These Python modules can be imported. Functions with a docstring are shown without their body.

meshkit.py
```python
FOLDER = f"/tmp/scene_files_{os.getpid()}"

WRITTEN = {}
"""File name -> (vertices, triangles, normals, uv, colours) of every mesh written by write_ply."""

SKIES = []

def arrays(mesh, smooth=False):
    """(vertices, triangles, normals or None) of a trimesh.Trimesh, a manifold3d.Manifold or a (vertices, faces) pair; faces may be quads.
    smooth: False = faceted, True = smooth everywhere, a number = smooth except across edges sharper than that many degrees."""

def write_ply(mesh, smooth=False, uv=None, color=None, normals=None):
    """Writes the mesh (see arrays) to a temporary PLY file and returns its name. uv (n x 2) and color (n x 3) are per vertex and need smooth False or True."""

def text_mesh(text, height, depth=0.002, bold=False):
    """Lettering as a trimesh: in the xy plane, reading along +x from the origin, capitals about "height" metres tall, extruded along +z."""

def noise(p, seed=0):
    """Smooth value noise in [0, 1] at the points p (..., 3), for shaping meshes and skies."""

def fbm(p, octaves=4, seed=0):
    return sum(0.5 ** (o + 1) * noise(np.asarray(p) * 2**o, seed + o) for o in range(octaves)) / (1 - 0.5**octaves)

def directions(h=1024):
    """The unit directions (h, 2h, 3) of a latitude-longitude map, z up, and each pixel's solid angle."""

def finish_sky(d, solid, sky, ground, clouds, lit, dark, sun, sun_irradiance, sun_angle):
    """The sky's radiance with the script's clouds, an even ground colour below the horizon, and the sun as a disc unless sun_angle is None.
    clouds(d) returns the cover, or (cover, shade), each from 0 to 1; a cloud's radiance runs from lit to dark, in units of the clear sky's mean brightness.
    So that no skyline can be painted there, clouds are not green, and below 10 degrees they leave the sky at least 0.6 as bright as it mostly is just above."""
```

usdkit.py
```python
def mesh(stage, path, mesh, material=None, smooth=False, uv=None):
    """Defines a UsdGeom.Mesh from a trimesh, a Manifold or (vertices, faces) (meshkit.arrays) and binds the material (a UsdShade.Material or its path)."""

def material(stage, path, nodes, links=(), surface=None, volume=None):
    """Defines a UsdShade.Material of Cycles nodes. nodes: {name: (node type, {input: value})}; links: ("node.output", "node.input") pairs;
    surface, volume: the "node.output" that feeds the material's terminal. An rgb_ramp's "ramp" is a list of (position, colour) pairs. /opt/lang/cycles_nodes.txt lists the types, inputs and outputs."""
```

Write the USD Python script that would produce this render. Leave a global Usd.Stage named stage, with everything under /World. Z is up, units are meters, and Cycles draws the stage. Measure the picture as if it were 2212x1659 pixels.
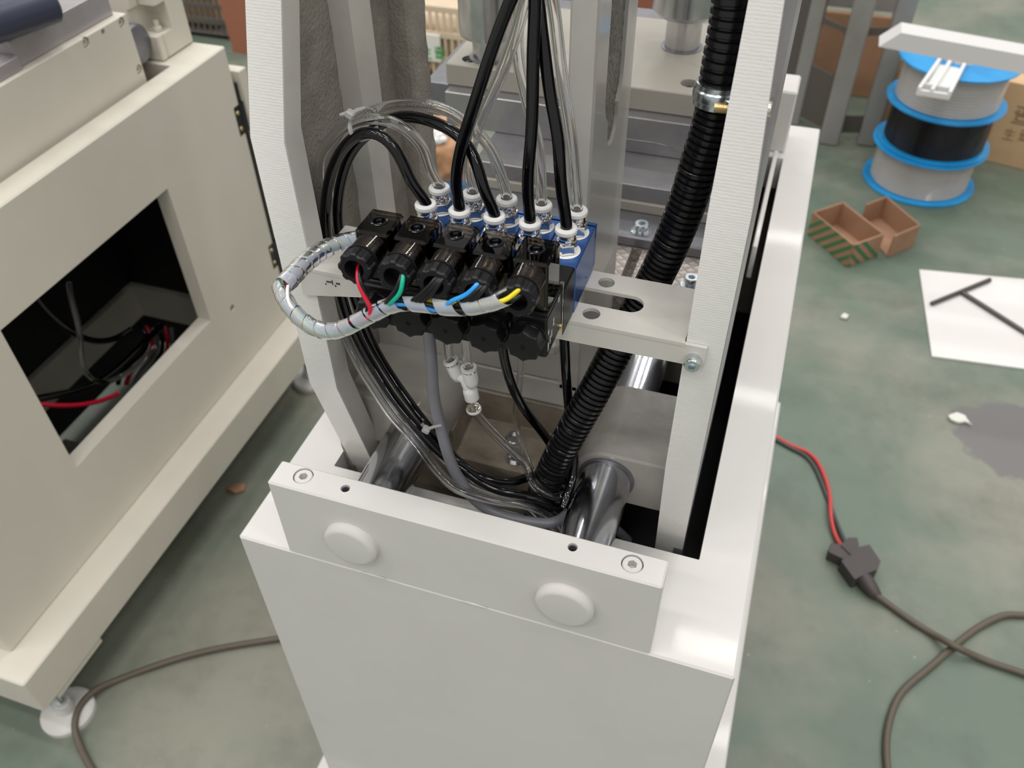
import math, random, numpy as np, trimesh, usdkit, meshkit
import manifold3d as m3
from shapely.geometry import Polygon, Point, box as sbox, LineString
from shapely import affinity, union_all
from pxr import Usd, UsdGeom, UsdLux, UsdShade, Gf, Sdf, Vt

random.seed(7); rng = np.random.default_rng(7)
stage = Usd.Stage.CreateInMemory()
UsdGeom.SetStageUpAxis(stage, UsdGeom.Tokens.z); UsdGeom.SetStageMetersPerUnit(stage, 1.0)
UsdGeom.Xform.Define(stage, '/World'); UsdGeom.Scope.Define(stage, '/World/Looks')
FLOOR = -0.68      # the cabinet's top is z = 0, its front face y = 0, its left side x = 0

# ---------------------------------------------------------------- camera
FPX = 1856.9
CM = np.array([[0.94873467, 0.31580299, -0.01307662], [0.20878455, -0.65721767, -0.72420573], [-0.23730053, 0.68434889, -0.68945997]])  # rows: right, down, forward
CT = np.array([0.31615386, -0.29390159, 0.5115243])
cam = UsdGeom.Camera.Define(stage, '/World/camera')
cam.CreateHorizontalApertureAttr(36.0); cam.CreateVerticalApertureAttr(27.0)
cam.CreateFocalLengthAttr(36.0 * FPX / 2212); cam.CreateClippingRangeAttr(Gf.Vec2f(0.02, 100))
cam.CreateFStopAttr(12.0); cam.CreateFocusDistanceAttr(0.50)
cam.CreateExposureAttr(-0.36)
cam.AddTransformOp().Set(Gf.Matrix4d(*CM[0], 0, *(-CM[1]), 0, *(-CM[2]), 0, *CT, 1))

# ---------------------------------------------------------------- light: even daylight of the hall, rows of ceiling lamps
dome = UsdLux.DomeLight.Define(stage, '/World/hall_light'); dome.CreateIntensityAttr(0.22); dome.CreateColorAttr(Gf.Vec3f(1.0, 0.985, 0.96))
LAMPS = [(x, y + d) for x, d in ((-3.6, 0), (-1.25, .9), (0.62, 0), (2.75, .9)) for y in (-3.4, -1.7, 0.2, 2.45, 4.6, 6.8)]
for i, (x, y) in enumerate(LAMPS):
    l = UsdLux.RectLight.Define(stage, '/World/ceiling_lamp_%03d' % i)
    l.CreateWidthAttr(1.25); l.CreateHeightAttr(0.15); l.CreateIntensityAttr(53.0); l.CreateColorAttr(Gf.Vec3f(1.0, 0.98, 0.95))
    l.AddTranslateOp().Set(Gf.Vec3d(x, y, 4.0))

# ---------------------------------------------------------------- helpers
def ray(px, py): return CM.T @ np.array([(px - 1106) / FPX, (py - 829.5) / FPX, 1.0])
def at(px, py, x=None, y=None, z=None, d=None):
    """The point of the plane x, y or z (or at depth d) that the photograph shows at a pixel."""
    r = ray(px, py)
    k = (x - CT[0]) / r[0] if x is not None else (y - CT[1]) / r[1] if y is not None else (z - CT[2]) / r[2] if z is not None else d
    return CT + k * r
def J(*ms):
    out = []
    for m in ms: out += list(m) if isinstance(m, (list, tuple)) and not isinstance(m, trimesh.Trimesh) else [m]
    return trimesh.util.concatenate(out)
def cbox(x0, x1, y0, y1, z0, z1, c=0.0008):
    c = min(c, (x1 - x0) / 3, (y1 - y0) / 3, (z1 - z0) / 3); p = []
    for x in (0, 1):
        for y in (0, 1):
            for z in (0, 1):
                X, Y, Z = (x0, x1)[x], (y0, y1)[y], (z0, z1)[z]; a, b, e = c * (1 - 2 * x), c * (1 - 2 * y), c * (1 - 2 * z)
                p += [(X, Y + b, Z + e), (X + a, Y, Z + e), (X + a, Y + b, Z)]
    return trimesh.convex.convex_hull(np.array(p))
def man(t): return m3.Manifold(m3.Mesh(np.asarray(t.vertices, np.float32), np.asarray(t.faces, np.uint32)))
def tri(m):
    q = m.to_mesh(); return trimesh.Trimesh(q.vert_properties[:, :3], q.tri_verts, process=False)
def cut(a, *bs):
    r = man(a)
    for b in bs: r = r - man(b)
    return tri(r)
def join(*ms):
    r = man(ms[0])
    for b in ms[1:]: r = r + man(b)
    return tri(r)
def extr(poly, h):
    """polygon(s) in xy extruded from z=0 to h"""
    return J([trimesh.creation.extrude_polygon(g, h, engine='earcut') for g in getattr(poly, 'geoms', [poly])])
def prism_x(pts, x0, x1):
    """polygon in (y, z) extruded along x"""
    m = extr(pts if hasattr(pts, 'exterior') else Polygon(pts), x1 - x0); v = m.vertices.copy()
    m.vertices = np.stack([x0 + v[:, 2], v[:, 0], v[:, 1]], 1); return m
def prism_y(pts, y0, y1):
    m = extr(pts if hasattr(pts, 'exterior') else Polygon(pts), y1 - y0); v = m.vertices.copy()
    m.vertices = np.stack([v[:, 0], y1 - v[:, 2], v[:, 1]], 1); return m
def prism_z(pts, z0, z1):
    m = extr(pts if hasattr(pts, 'exterior') else Polygon(pts), z1 - z0); m.vertices = m.vertices + [0, 0, z0]; return m
def frame(d):
    d = np.asarray(d, float); d = d / np.linalg.norm(d); u = np.cross(d, (0, 0, 1) if abs(d[2]) < .9 else (1, 0, 0)); u /= np.linalg.norm(u)
    return d, u, np.cross(d, u)
def lathe(prof, o, d=(0, 0, 1), n=32, mod=None):
    """profile [(radius, along)] turned about the axis through o along d; mod(angle, radius, along) may shape the radius"""
    d, u, w = frame(d); a = np.arange(n) * 2 * math.pi / n; V = []; k = len(prof)
    for r, h in prof:
        rr = np.array([mod(t, r, h) if mod else r for t in a])
        V.append(np.asarray(o) + d * h + rr[:, None] * (np.cos(a)[:, None] * u + np.sin(a)[:, None] * w))
    V = np.vstack(V); F = []
    for i in range(k - 1):
        for j in range(n):
            p, q, r_, s = i * n + j, i * n + (j + 1) % n, (i + 1) * n + (j + 1) % n, (i + 1) * n + j
            F += [(p, q, r_), (p, r_, s)]
    c0, c1 = len(V), len(V) + 1
    V = np.vstack([V, np.asarray(o) + d * prof[0][1], np.asarray(o) + d * prof[-1][1]])
    for j in range(n): F += [(c0, (j + 1) % n, j), (c1, (k - 1) * n + j, (k - 1) * n + (j + 1) % n)]
    m = trimesh.Trimesh(V, F, process=True); m.update_faces(m.nondegenerate_faces())
    if m.volume < 0: m.invert()
    return m
def cyl(r, a, b, n=32, c=0.0):
    a, b = np.asarray(a, float), np.asarray(b, float); h = np.linalg.norm(b - a)
    return lathe([(r - c, 0), (r, c), (r, h - c), (r - c, h)] if c else [(r, 0), (r, h)], a, b - a, n)
def hexa(r, a, b): return cyl(r, a, b, 6)
def spline(P, n=60):
    from scipy.interpolate import CubicSpline, PchipInterpolator
    P = np.asarray(P, float); s = np.r_[0, np.cumsum(np.linalg.norm(np.diff(P, axis=0), axis=1) ** .7)]
    q = CubicSpline(s, P)(np.linspace(0, s[-1], n * 4)); l = np.r_[0, np.cumsum(np.linalg.norm(np.diff(q, axis=0), axis=1))]
    t = np.linspace(0, l[-1], n); return np.stack([np.interp(t, l, q[:, k]) for k in range(3)], 1)
def frames(p):
    t = np.gradient(p, axis=0); t /= np.linalg.norm(t, axis=1, keepdims=True); N = np.zeros_like(p)
    N[0] = frame(t[0])[1]
    for i in range(1, len(p)):
        v = N[i - 1] - t[i] * N[i - 1].dot(t[i]); N[i] = v / np.linalg.norm(v)
    return t, N, np.cross(t, N)
def sweep(p, r, sides=16, cap=True):
    p = np.asarray(p, float); r = np.broadcast_to(r, (len(p),)); t, N, B = frames(p); a = np.arange(sides) * 2 * math.pi / sides
    V = (p[:, None] + r[:, None, None] * (np.cos(a)[None, :, None] * N[:, None] + np.sin(a)[None, :, None] * B[:, None])).reshape(-1, 3)
    i, j = np.meshgrid(np.arange(len(p) - 1), np.arange(sides), indexing='ij'); j2 = (j + 1) % sides
    q = np.stack([i * sides + j, i * sides + j2, (i + 1) * sides + j2, (i + 1) * sides + j], -1).reshape(-1, 4)
    F = np.vstack([q[:, [0, 1, 2]], q[:, [0, 2, 3]]])
    if cap:
        k = len(V); V = np.vstack([V, p[0], p[-1]]); e = (len(p) - 1) * sides; jj = np.arange(sides)
        F = np.vstack([F, np.stack([np.full(sides, k), (jj + 1) % sides, jj], 1), np.stack([np.full(sides, k + 1), e + jj, e + (jj + 1) % sides], 1)])
    return trimesh.Trimesh(V, F, process=False)
def pipe(p, ro, ri, sides=20):
    """hollow tube with annular ends"""
    a, b = sweep(p, ro, sides, False), sweep(p, ri, sides, False); b.invert(); n = len(a.vertices); e = (len(p) - 1) * sides; F = []
    for j in range(sides):
        k = (j + 1) % sides; F += [(j, n + k, k), (j, n + j, n + k), (e + j, e + k, n + e + k), (e + j, n + e + k, n + e + j)]
    return trimesh.Trimesh(np.vstack([a.vertices, b.vertices]), np.vstack([a.faces, b.faces + n, F]), process=False)
def relax(curves, radii, moving, project, steps=60):
    """moves the points of touching centre lines apart until the tubes clear one another; the ends stay"""
    from scipy.spatial import cKDTree
    C = [np.array(c, float) for c in curves]; O = [c.copy() for c in C]; own = np.concatenate([np.full(len(c), i) for i, c in enumerate(C)]); rad = np.concatenate([np.full(len(c), r) for c, r in zip(C, radii)]); off = np.cumsum([0] + [len(c) for c in C])
    for _ in range(steps):
        X = np.vstack(C); Dl = np.zeros_like(X); n = np.zeros(len(X)); pr = cKDTree(X).query_pairs(2 * max(radii) + .0006, output_type='ndarray'); pr = pr[own[pr[:, 0]] != own[pr[:, 1]]]
        if len(pr):
            d = X[pr[:, 0]] - X[pr[:, 1]]; L = np.linalg.norm(d, axis=1) + 1e-9; g = rad[pr[:, 0]] + rad[pr[:, 1]] + .0003 - L; k = g > 0; pr, d, L, g = pr[k], d[k], L[k], g[k]; u = d / L[:, None] * g[:, None]
            np.add.at(Dl, pr[:, 0], u * .5); np.add.at(Dl, pr[:, 1], -u * .5); np.add.at(n, pr[:, 0], 1); np.add.at(n, pr[:, 1], 1)
        X = X + Dl / np.maximum(n, 1)[:, None] * 1.2
        for i in range(len(C)):
            if not moving[i]: continue
            c = X[off[i]:off[i + 1]]; c = project(c, radii[i]); q = c - O[i]; q[3:-3] = q[3:-3] * .6 + (q[2:-4] + q[4:-2]) * .2; q[:7] = 0; C[i] = O[i] + q
    return C
def rot(m, axis, deg, o=(0, 0, 0)):
    m = m.copy(); m.apply_transform(trimesh.transformations.rotation_matrix(math.radians(deg), axis, o)); return m
def mv(m, x=0, y=0, z=0): m = m.copy(); m.apply_translation((x, y, z)); return m

used = {}
def numbered(parent, name):
    k = (parent, name); n = used.get(k, 0); used[k] = n + 1
    return '%s/%s' % (parent, name if n == 0 else '%s_%03d' % (name, n))
LOC = {}
def tag(prim, label=None, cat=None, group=None, kind=None):
    for k, v in (('label', label), ('category', cat), ('group', group), ('kind', kind)):
        if v: prim.SetCustomDataByKey(k, v)
    return prim
def thing(name, label, cat, loc=(0, 0, 0), group=None):
    path = numbered('/World', name); x = UsdGeom.Xform.Define(stage, path); x.AddTranslateOp().Set(Gf.Vec3d(*map(float, loc)))
    LOC[path] = np.asarray(loc, float); tag(x.GetPrim(), label, cat, group); return path
def part(parent, name, mesh, mat, smooth=30, label=None, kind=None):
    path = numbered(parent, name); o = next(LOC[p] for p in LOC if parent == p or parent.startswith(p + '/'))
    m = mesh.copy(); m.vertices = np.asarray(m.vertices) - o
    q = usdkit.mesh(stage, path, m, M[mat], smooth=smooth); tag(q.GetPrim(), label, kind=kind); return path
def one(name, mesh, mat, label=None, cat=None, group=None, kind=None, smooth=30):
    path = numbered('/World', name); tag(usdkit.mesh(stage, path, mesh, M[mat], smooth=smooth).GetPrim(), label, cat, group, kind); LOC[path] = np.zeros(3); return path
def dup(src, loc, label, group=None):
    name = src.split('/')[-1]; path = numbered('/World', name); x = UsdGeom.Xform.Define(stage, path); p = x.GetPrim()
    p.GetReferences().AddInternalReference(src); p.SetInstanceable(True)
    p.GetAttribute('xformOp:translate').Set(Gf.Vec3d(*map(float, loc)))
    was = stage.GetPrimAtPath(src).GetCustomData(); tag(p, label, was['category'], group or was.get('group')); return path

# ---------------------------------------------------------------- materials
M = {}
def mat(name, color, rough=0.5, metal=0.0, bump=None, vary=None, coat=0.0, spec=0.5, extra=None, coatr=0.05, aniso=None):
    """bump: (scale, strength, distance, detail) of a noise; vary: (scale, colour2, amount edge) mottles the colour; aniso: (axis scale) stretches the bump into brush lines"""
    nodes = {'p': ('principled_bsdf', {'base_color': color, 'roughness': rough, 'metallic': metal, 'coat_weight': coat, 'coat_roughness': coatr, 'specular_ior_level': spec, **(extra or {})})}; links = []
    if bump or vary: nodes['g'] = ('geometry', {})
    if bump:
        nodes['n'] = ('noise_texture', {'scale': bump[0], 'detail': bump[3] if len(bump) > 3 else 3.0}); nodes['b'] = ('bump', {'strength': bump[1], 'distance': bump[2]})
        if aniso:
            nodes['mp'] = ('mapping', {'scale': aniso}); links += [('g.position', 'mp.vector'), ('mp.vector', 'n.vector')]
        else: links += [('g.position', 'n.vector')]
        links += [('n.fac', 'b.height'), ('b.normal', 'p.normal')]
    if vary:
        nodes['v'] = ('noise_texture', {'scale': vary[0], 'detail': 5.0, 'roughness': 0.6}); lo, hi = vary[2]
        nodes['r'] = ('rgb_ramp', {'ramp': [(0, color), (lo, color), (hi, vary[1]), (1, vary[1])]})
        links += [('g.position', 'v.vector'), ('v.fac', 'r.fac'), ('r.color', 'p.base_color')]
    M[name] = usdkit.material(stage, '/World/Looks/' + name, nodes, links, surface='p.BSDF')
mat('cream_paint', (.635, .622, .60), .5, bump=(70, .05, .002), vary=(6, (.60, .587, .566), (.45, .75)), coat=.16, coatr=.06, spec=.12)
mat('machine_paint', (.64, .605, .53), .5, bump=(80, .05, .002), vary=(5, (.60, .565, .49), (.4, .75)), spec=.3)
mat('bracket_paint', (.62, .60, .56), .3, bump=(140, .06, .001), vary=(30, (.58, .55, .49), (.5, .8)), coat=.3)
mat('cast_paint', (.33, .305, .265), .42, bump=(420, .75, .0016, 4.0), vary=(22, (.20, .185, .165), (.42, .72)))
mat('cast_base_paint', (.31, .27, .215), .45, bump=(200, .35, .0012, 4.0), vary=(25, (.21, .165, .12), (.42, .72)))
mat('boss_paint', (.40, .38, .35), .25, bump=(60, .12, .002), vary=(18, (.30, .28, .25), (.45, .75)), coat=.3)
mat('steel_bright', (.60, .60, .61), .22, 1.0, bump=(300, .1, .0005), vary=(40, (.42, .43, .46), (.4, .8)), aniso=(1, .08, 1))
mat('rod_steel', (.60, .61, .64), .17, 1.0, bump=(160, .06, .0006), vary=(30, (.40, .42, .48), (.4, .7)), aniso=(1, .15, 1))
mat('steel_ground', (.36, .355, .36), .38, .7, bump=(300, .08, .0005), vary=(25, (.28, .275, .29), (.4, .75)), aniso=(.1, 1, 1))
mat('steel_dark', (.23, .23, .25), .38, .6, bump=(200, .1, .0006), vary=(25, (.17, .17, .19), (.4, .75)))
mat('zinc', (.66, .72, .76), .2, 1.0, bump=(900, .15, .0003))
mat('brass', (.75, .58, .30), .3, 1.0)
mat('nickel', (.80, .75, .68), .14, 1.0)
mat('blue_anodized', (.03, .105, .34), .3, .55, bump=(700, .05, .0003))
mat('black_plastic', (.0075, .0075, .009), .38, bump=(1400, .1, .0002), spec=.32)
mat('black_gloss', (.006, .006, .008), .08)
mat('black_rubber', (.006, .006, .007), .22, spec=.45)
mat('black_tube', (.002, .002, .003), .05, spec=.5)
mat('black_wire', (.007, .007, .008), .3, spec=.4)
for n_, c_ in dict(red=(.62, .01, .04), green=(.0, .42, .27), blue=(.03, .33, .80), yellow=(.85, .70, .02), white=(.8, .8, .8)).items(): mat(n_ + '_wire', c_, .3)
mat('white_plastic', (.78, .78, .77), .32)
mat('white_nylon', (.74, .73, .70), .35, extra={'subsurface_weight': .3, 'subsurface_radius': (.004, .004, .004), 'subsurface_scale': 1.0})
mat('grey_pvc', (.17, .17, .19), .4)
mat('white_print', (.82, .82, .80), .5)
mat('dark_print', (.05, .05, .055), .5)
mat('brown_cable', (.105, .085, .062), .5)
mat('cardboard', (.36, .205, .125), .75, bump=(300, .15, .001), vary=(10, (.28, .155, .09), (.45, .7)))
mat('carton_tan', (.66, .44, .25), .7, bump=(120, .1, .001), vary=(6, (.60, .39, .21), (.45, .7)))
mat('green_print', (.05, .16, .06), .6)
mat('green_glyph', (.09, .36, .12), .6)
mat('reel_blue', (.02, .33, .72), .3, vary=(9, (.015, .27, .62), (.45, .6)))
mat('coil_clear', (.44, .42, .40), .12, extra={'specular_ior_level': .9}, coat=.6)
mat('grey_steel_paint', (.27, .265, .25), .4, vary=(5, (.22, .21, .19), (.45, .7)))
mat('dark_grey_paint', (.10, .088, .075), .5)
mat('white_panel', (.74, .72, .70), .35)
mat('beam_white', (.66, .65, .65), .3)
mat('crate_dark', (.11, .095, .085), .6)
mat('crate_cream', (.62, .50, .36), .6)
mat('terracotta', (.33, .13, .075), .55)
mat('skin_brown', (.50, .27, .15), .6)
mat('blue_cloth', (.05, .14, .32), .8)
mat('paper', (.72, .71, .66), .7)
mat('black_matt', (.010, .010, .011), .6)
def glassy(name, color, rough=.02, ior=1.45):
    M[name] = usdkit.material(stage, '/World/Looks/' + name, {'p': ('principled_bsdf', {'base_color': color, 'roughness': rough, 'transmission_weight': 1.0, 'ior': ior})}, [], surface='p.BSDF')
def panelike(name, tint, gloss_rough=.05, ior=1.5, haze=None):
    """thin clear wall: see-through tint plus a mirror sheen by fresnel; haze adds a milky scatter"""
    nodes = {'t': ('transparent_bsdf', {'color': tint}), 's': ('glossy_bsdf', {'color': (.9, .9, .9), 'roughness': gloss_rough}), 'f': ('fresnel', {'IOR': ior}), 'm': ('mix_closure', {})}
    links = [('f.fac', 'm.fac'), ('s.BSDF', 'm.closure2')]
    if haze:
        nodes.update({'d': ('diffuse_bsdf', {'color': haze[1]}), 'l': ('translucent_bsdf', {'color': haze[1]}), 'dl': ('mix_closure', {'fac': .5}), 'h': ('mix_closure', {'fac': haze[0]})})
        links += [('d.BSDF', 'dl.closure1'), ('l.BSDF', 'dl.closure2'), ('t.BSDF', 'h.closure1'), ('dl.closure', 'h.closure2'), ('h.closure', 'm.closure1')]
    else: links += [('t.BSDF', 'm.closure1')]
    M[name] = usdkit.material(stage, '/World/Looks/' + name, nodes, links, surface='m.closure')
glassy('clear_tube', (.97, .97, .97))
panelike('smoky', (.46, .39, .335), .035, 1.5)
panelike('spiral_film', (.88, .92, .98), .2, 1.3, haze=(.52, (.82, .85, .90)))
panelike('tie_nylon', (.85, .85, .85), .3, 1.45, haze=(.75, (.80, .79, .76)))
# sawn and painted plate edge: fine level lines
M['sawn_paint'] = usdkit.material(stage, '/World/Looks/sawn_paint', {
    'g': ('geometry', {}), 'w': ('wave_texture', {'wave_type': 'bands', 'bands_direction': 'z', 'scale': 205.0, 'distortion': 2.2, 'detail': 2.0, 'detail_scale': 1.5}),
    'n': ('noise_texture', {'scale': 220.0, 'detail': 3.0}), 'b1': ('bump', {'strength': .085, 'distance': .0008}), 'b2': ('bump', {'strength': .25, 'distance': .0008}),
    'p': ('principled_bsdf', {'base_color': (.74, .73, .70), 'roughness': .25, 'coat_weight': .3})},
    [('g.position', 'w.vector'), ('g.position', 'n.vector'), ('w.fac', 'b1.height'), ('n.fac', 'b2.height'), ('b1.normal', 'b2.normal'), ('b2.normal', 'p.normal')], surface='p.BSDF')
# hatched machined table face
M['hatched_steel'] = usdkit.material(stage, '/World/Looks/hatched_steel', {
    'g': ('geometry', {}), 'w': ('wave_texture', {'wave_type': 'bands', 'bands_direction': 'diagonal', 'scale': 60.0}), 'mp': ('mapping', {'scale': (-1.0, 1.0, 1.0)}),
    'w2': ('wave_texture', {'wave_type': 'bands', 'bands_direction': 'diagonal', 'scale': 60.0}), 'mx': ('math', {'math_type': 'maximum'}), 'b': ('bump', {'strength': .5, 'distance': .0008}),
    'r': ('rgb_ramp', {'ramp': [(0, (.50, .46, .43)), (.8, (.50, .46, .43)), (1, (.34, .28, .25))]}),
    'p': ('principled_bsdf', {'roughness': .4, 'metallic': .35})},
    [('g.position', 'w.vector'), ('g.position', 'mp.vector'), ('mp.vector', 'w2.vector'), ('w.fac', 'mx.value1'), ('w2.fac', 'mx.value2'), ('mx.value', 'b.height'), ('mx.value', 'r.fac'), ('r.color', 'p.base_color'), ('b.normal', 'p.normal')], surface='p.BSDF')
# green painted concrete, worn to grey in one place
sx, sy, _ = at(2195, 950, z=FLOOR)
M['green_floor'] = usdkit.material(stage, '/World/Looks/green_floor', {
    'g': ('geometry', {}), 'n1': ('noise_texture', {'scale': 2.2, 'detail': 5.0, 'roughness': .6}), 'n2': ('noise_texture', {'scale': 11.0, 'detail': 5.0, 'roughness': .65}),
    'r1': ('rgb_ramp', {'ramp': [(0, (.100, .152, .115)), (.42, (.120, .163, .124)), (.62, (.225, .228, .185)), (1, (.24, .235, .195))]}),
    'r2': ('rgb_ramp', {'ramp': [(0, (.62, .60, .60)), (.30, (.82, .82, .81)), (.5, (1, 1, 1)), (1, (1.08, 1.08, 1.06))]}),
    'mul': ('mix_color', {'blend_type': 'multiply', 'fac': 1.0, 'use_clamp': False}),
    'v': ('voronoi_texture', {'scale': 26.0}), 'rv': ('rgb_ramp', {'ramp': [(0, (1, 1, 1)), (.035, (.6, .6, .6)), (.06, (0, 0, 0)), (1, (0, 0, 0))]}),
    'n3': ('noise_texture', {'scale': 3.0}), 'rn': ('rgb_ramp', {'ramp': [(0, (0, 0, 0)), (.5, (0, 0, 0)), (.62, (.5, .5, .5)), (1, (.5, .5, .5))]}), 'vm': ('mix_color', {'blend_type': 'multiply', 'fac': 1.0}),
    'sp': ('mix_color', {'b': (.55, .60, .55)}),
    'dv': ('vector_math', {'math_type': 'distance', 'vector2': (float(sx), float(sy), FLOOR)}), 'nn': ('noise_texture', {'scale': 16.0, 'detail': 4.0}), 'ad': ('math', {'math_type': 'multiply_add', 'value2': .16}),
    'rs': ('rgb_ramp', {'ramp': [(0, (1, 1, 1)), (.175, (1, 1, 1)), (.185, (0, 0, 0)), (1, (0, 0, 0))]}), 'st': ('mix_color', {'b': (.15, .145, .145)}),
    'b': ('bump', {'strength': .12, 'distance': .004}), 'p': ('principled_bsdf', {'roughness': .42})},
    [('g.position', 'n1.vector'), ('g.position', 'n2.vector'), ('g.position', 'v.vector'), ('g.position', 'n3.vector'), ('g.position', 'dv.vector1'), ('g.position', 'nn.vector'),
     ('n1.fac', 'r1.fac'), ('n2.fac', 'r2.fac'), ('r1.color', 'mul.a'), ('r2.color', 'mul.b'), ('v.distance', 'rv.fac'), ('n3.fac', 'rn.fac'), ('rv.color', 'vm.a'), ('rn.color', 'vm.b'),
     ('vm.result', 'sp.fac'), ('mul.result', 'sp.a'), ('nn.fac', 'ad.value1'), ('dv.value', 'ad.value3'), ('ad.value', 'rs.fac'), ('rs.color', 'st.fac'), ('sp.result', 'st.a'), ('st.result', 'p.base_color'),
     ('n2.fac', 'b.height'), ('b.normal', 'p.normal')], surface='p.BSDF')
mat('tan_paint', (.40, .375, .325), .4, vary=(9, (.36, .335, .29), (.4, .75)), spec=.4)
mat('connector_brown', (.15, .10, .068), .35)
mat('tool_steel', (.40, .375, .385), .35, .35, vary=(20, (.35, .33, .34), (.4, .7))); mat('steel_navy', (.035, .04, .07), .35)
mat('red_lead', (.55, .05, .05), .4); mat('black_lead', (.05, .055, .05), .4)
mat('dark_plug', (.055, .045, .045), .5)
mat('key_steel', (.10, .09, .085), .4, .6)
mat('hub_grey', (.42, .40, .42), .5); mat('reel_print', (.03, .10, .35), .5)
mat('faded_print', (.30, .19, .11), .7)

# ================================================================ the setting
fl = trimesh.Trimesh([(-7, -3, FLOOR), (7, -3, FLOOR), (7, 12, FLOOR), (-7, 12, FLOOR)], [(0, 1, 2), (0, 2, 3)], process=False)
one('floor', fl, 'green_floor', 'worn green painted concrete workshop floor', 'floor', kind='structure')

# ================================================================ cabinet in the middle
W, D, PZ, PB = .36, .766, -.508, -.58
cab = thing('machine_cabinet', 'glossy cream steel machine cabinet in the middle, open at the top around the press carriage', 'cabinet', (W / 2, D / 2, FLOOR))
c = cut(cbox(0, W, 0, D, PZ, 0, .0015), cbox(.006, W - .006, .006, D - .006, PZ - .1, -.04, 0), cbox(.036, .3236, .0826, .677, -.2, .1, .0006))
part(cab, 'cabinet_body', c, 'cream_paint')
part(cab, 'plinth', cut(cbox(-.047, W + .048, -.047, D + .047, PB, PZ, .002), cbox(.02, W - .02, .02, D - .02, PB - .1, PZ + .1, 0)), 'cream_paint')
part(cab, 'added_shade_pan', cbox(.0065, W - .0065, .0065, D - .0065, -.30, -.297, .0002), 'black_matt')  # black pan added to keep the cabinet cavity dark
def foot(parent, x, y):
    f = part(parent, 'levelling_foot', lathe([(.037, 0), (.037, .008), (.034, .011), (.014, .016), (.012, .03), (.012, .032)], (x, y, FLOOR), n=36), 'cream_paint')
    part(f, 'foot_bolt', cyl(.0075, (x, y, FLOOR + .028), (x, y, PB + .004), 16), 'zinc'); part(f, 'lock_nut', hexa(.012, (x, y, PB - .016), (x, y, PB)), 'zinc')
for x in (.0, W): [foot(cab, x, y) for y in (0.0, D)]

# bar across the cabinet front that holds the two guide rods
bar = thing('guide_rod_bar', 'thick cream bar across the cabinet front with two round rod caps and screws', 'bar', (.174, .01, 0))
bx0, bx1, bh, bt = .042, .3053, .0767, .0204
def bpt(px, py): q = at(px, py, z=bh); return q[0], q[1]
scr = [bpt(655, 1028), bpt(1366, 1218)]; tap = [bpt(746, 1055), bpt(1237, 1182)]
b = cbox(bx0, bx1, 0, bt, 0, bh, .0012)
b = cut(b, *[cyl(.0068, (x, y, bh - .009), (x, y, bh + .01), 40) for x, y in scr], *[cyl(.0031, (x, y, bh - .02), (x, y, bh + .01), 24) for x, y in tap])
part(bar, 'bar_block', b, 'cream_paint')
for k, (x, z) in enumerate([(.0982, .0350), (.2477, .0338)]):
    part(bar, 'rod_cap', lathe([(.0, 0), (.0195, 0), (.0192, -.0045), (.0178, -.0062), (.0155, -.0072), (0, -.0072)], (x, .0005, z), (0, 1, 0), 64), 'cream_paint')
for x, y in scr:
    s_ = cut(lathe([(.0062, -.009), (.0062, -.0012), (.0056, -.0004), (0, -.0004)], (x, y, bh), n=40), hexa(.0031, (x, y, bh - .006), (x, y, bh + .01)))
    part(bar, 'socket_screw', s_, 'cream_paint')
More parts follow.
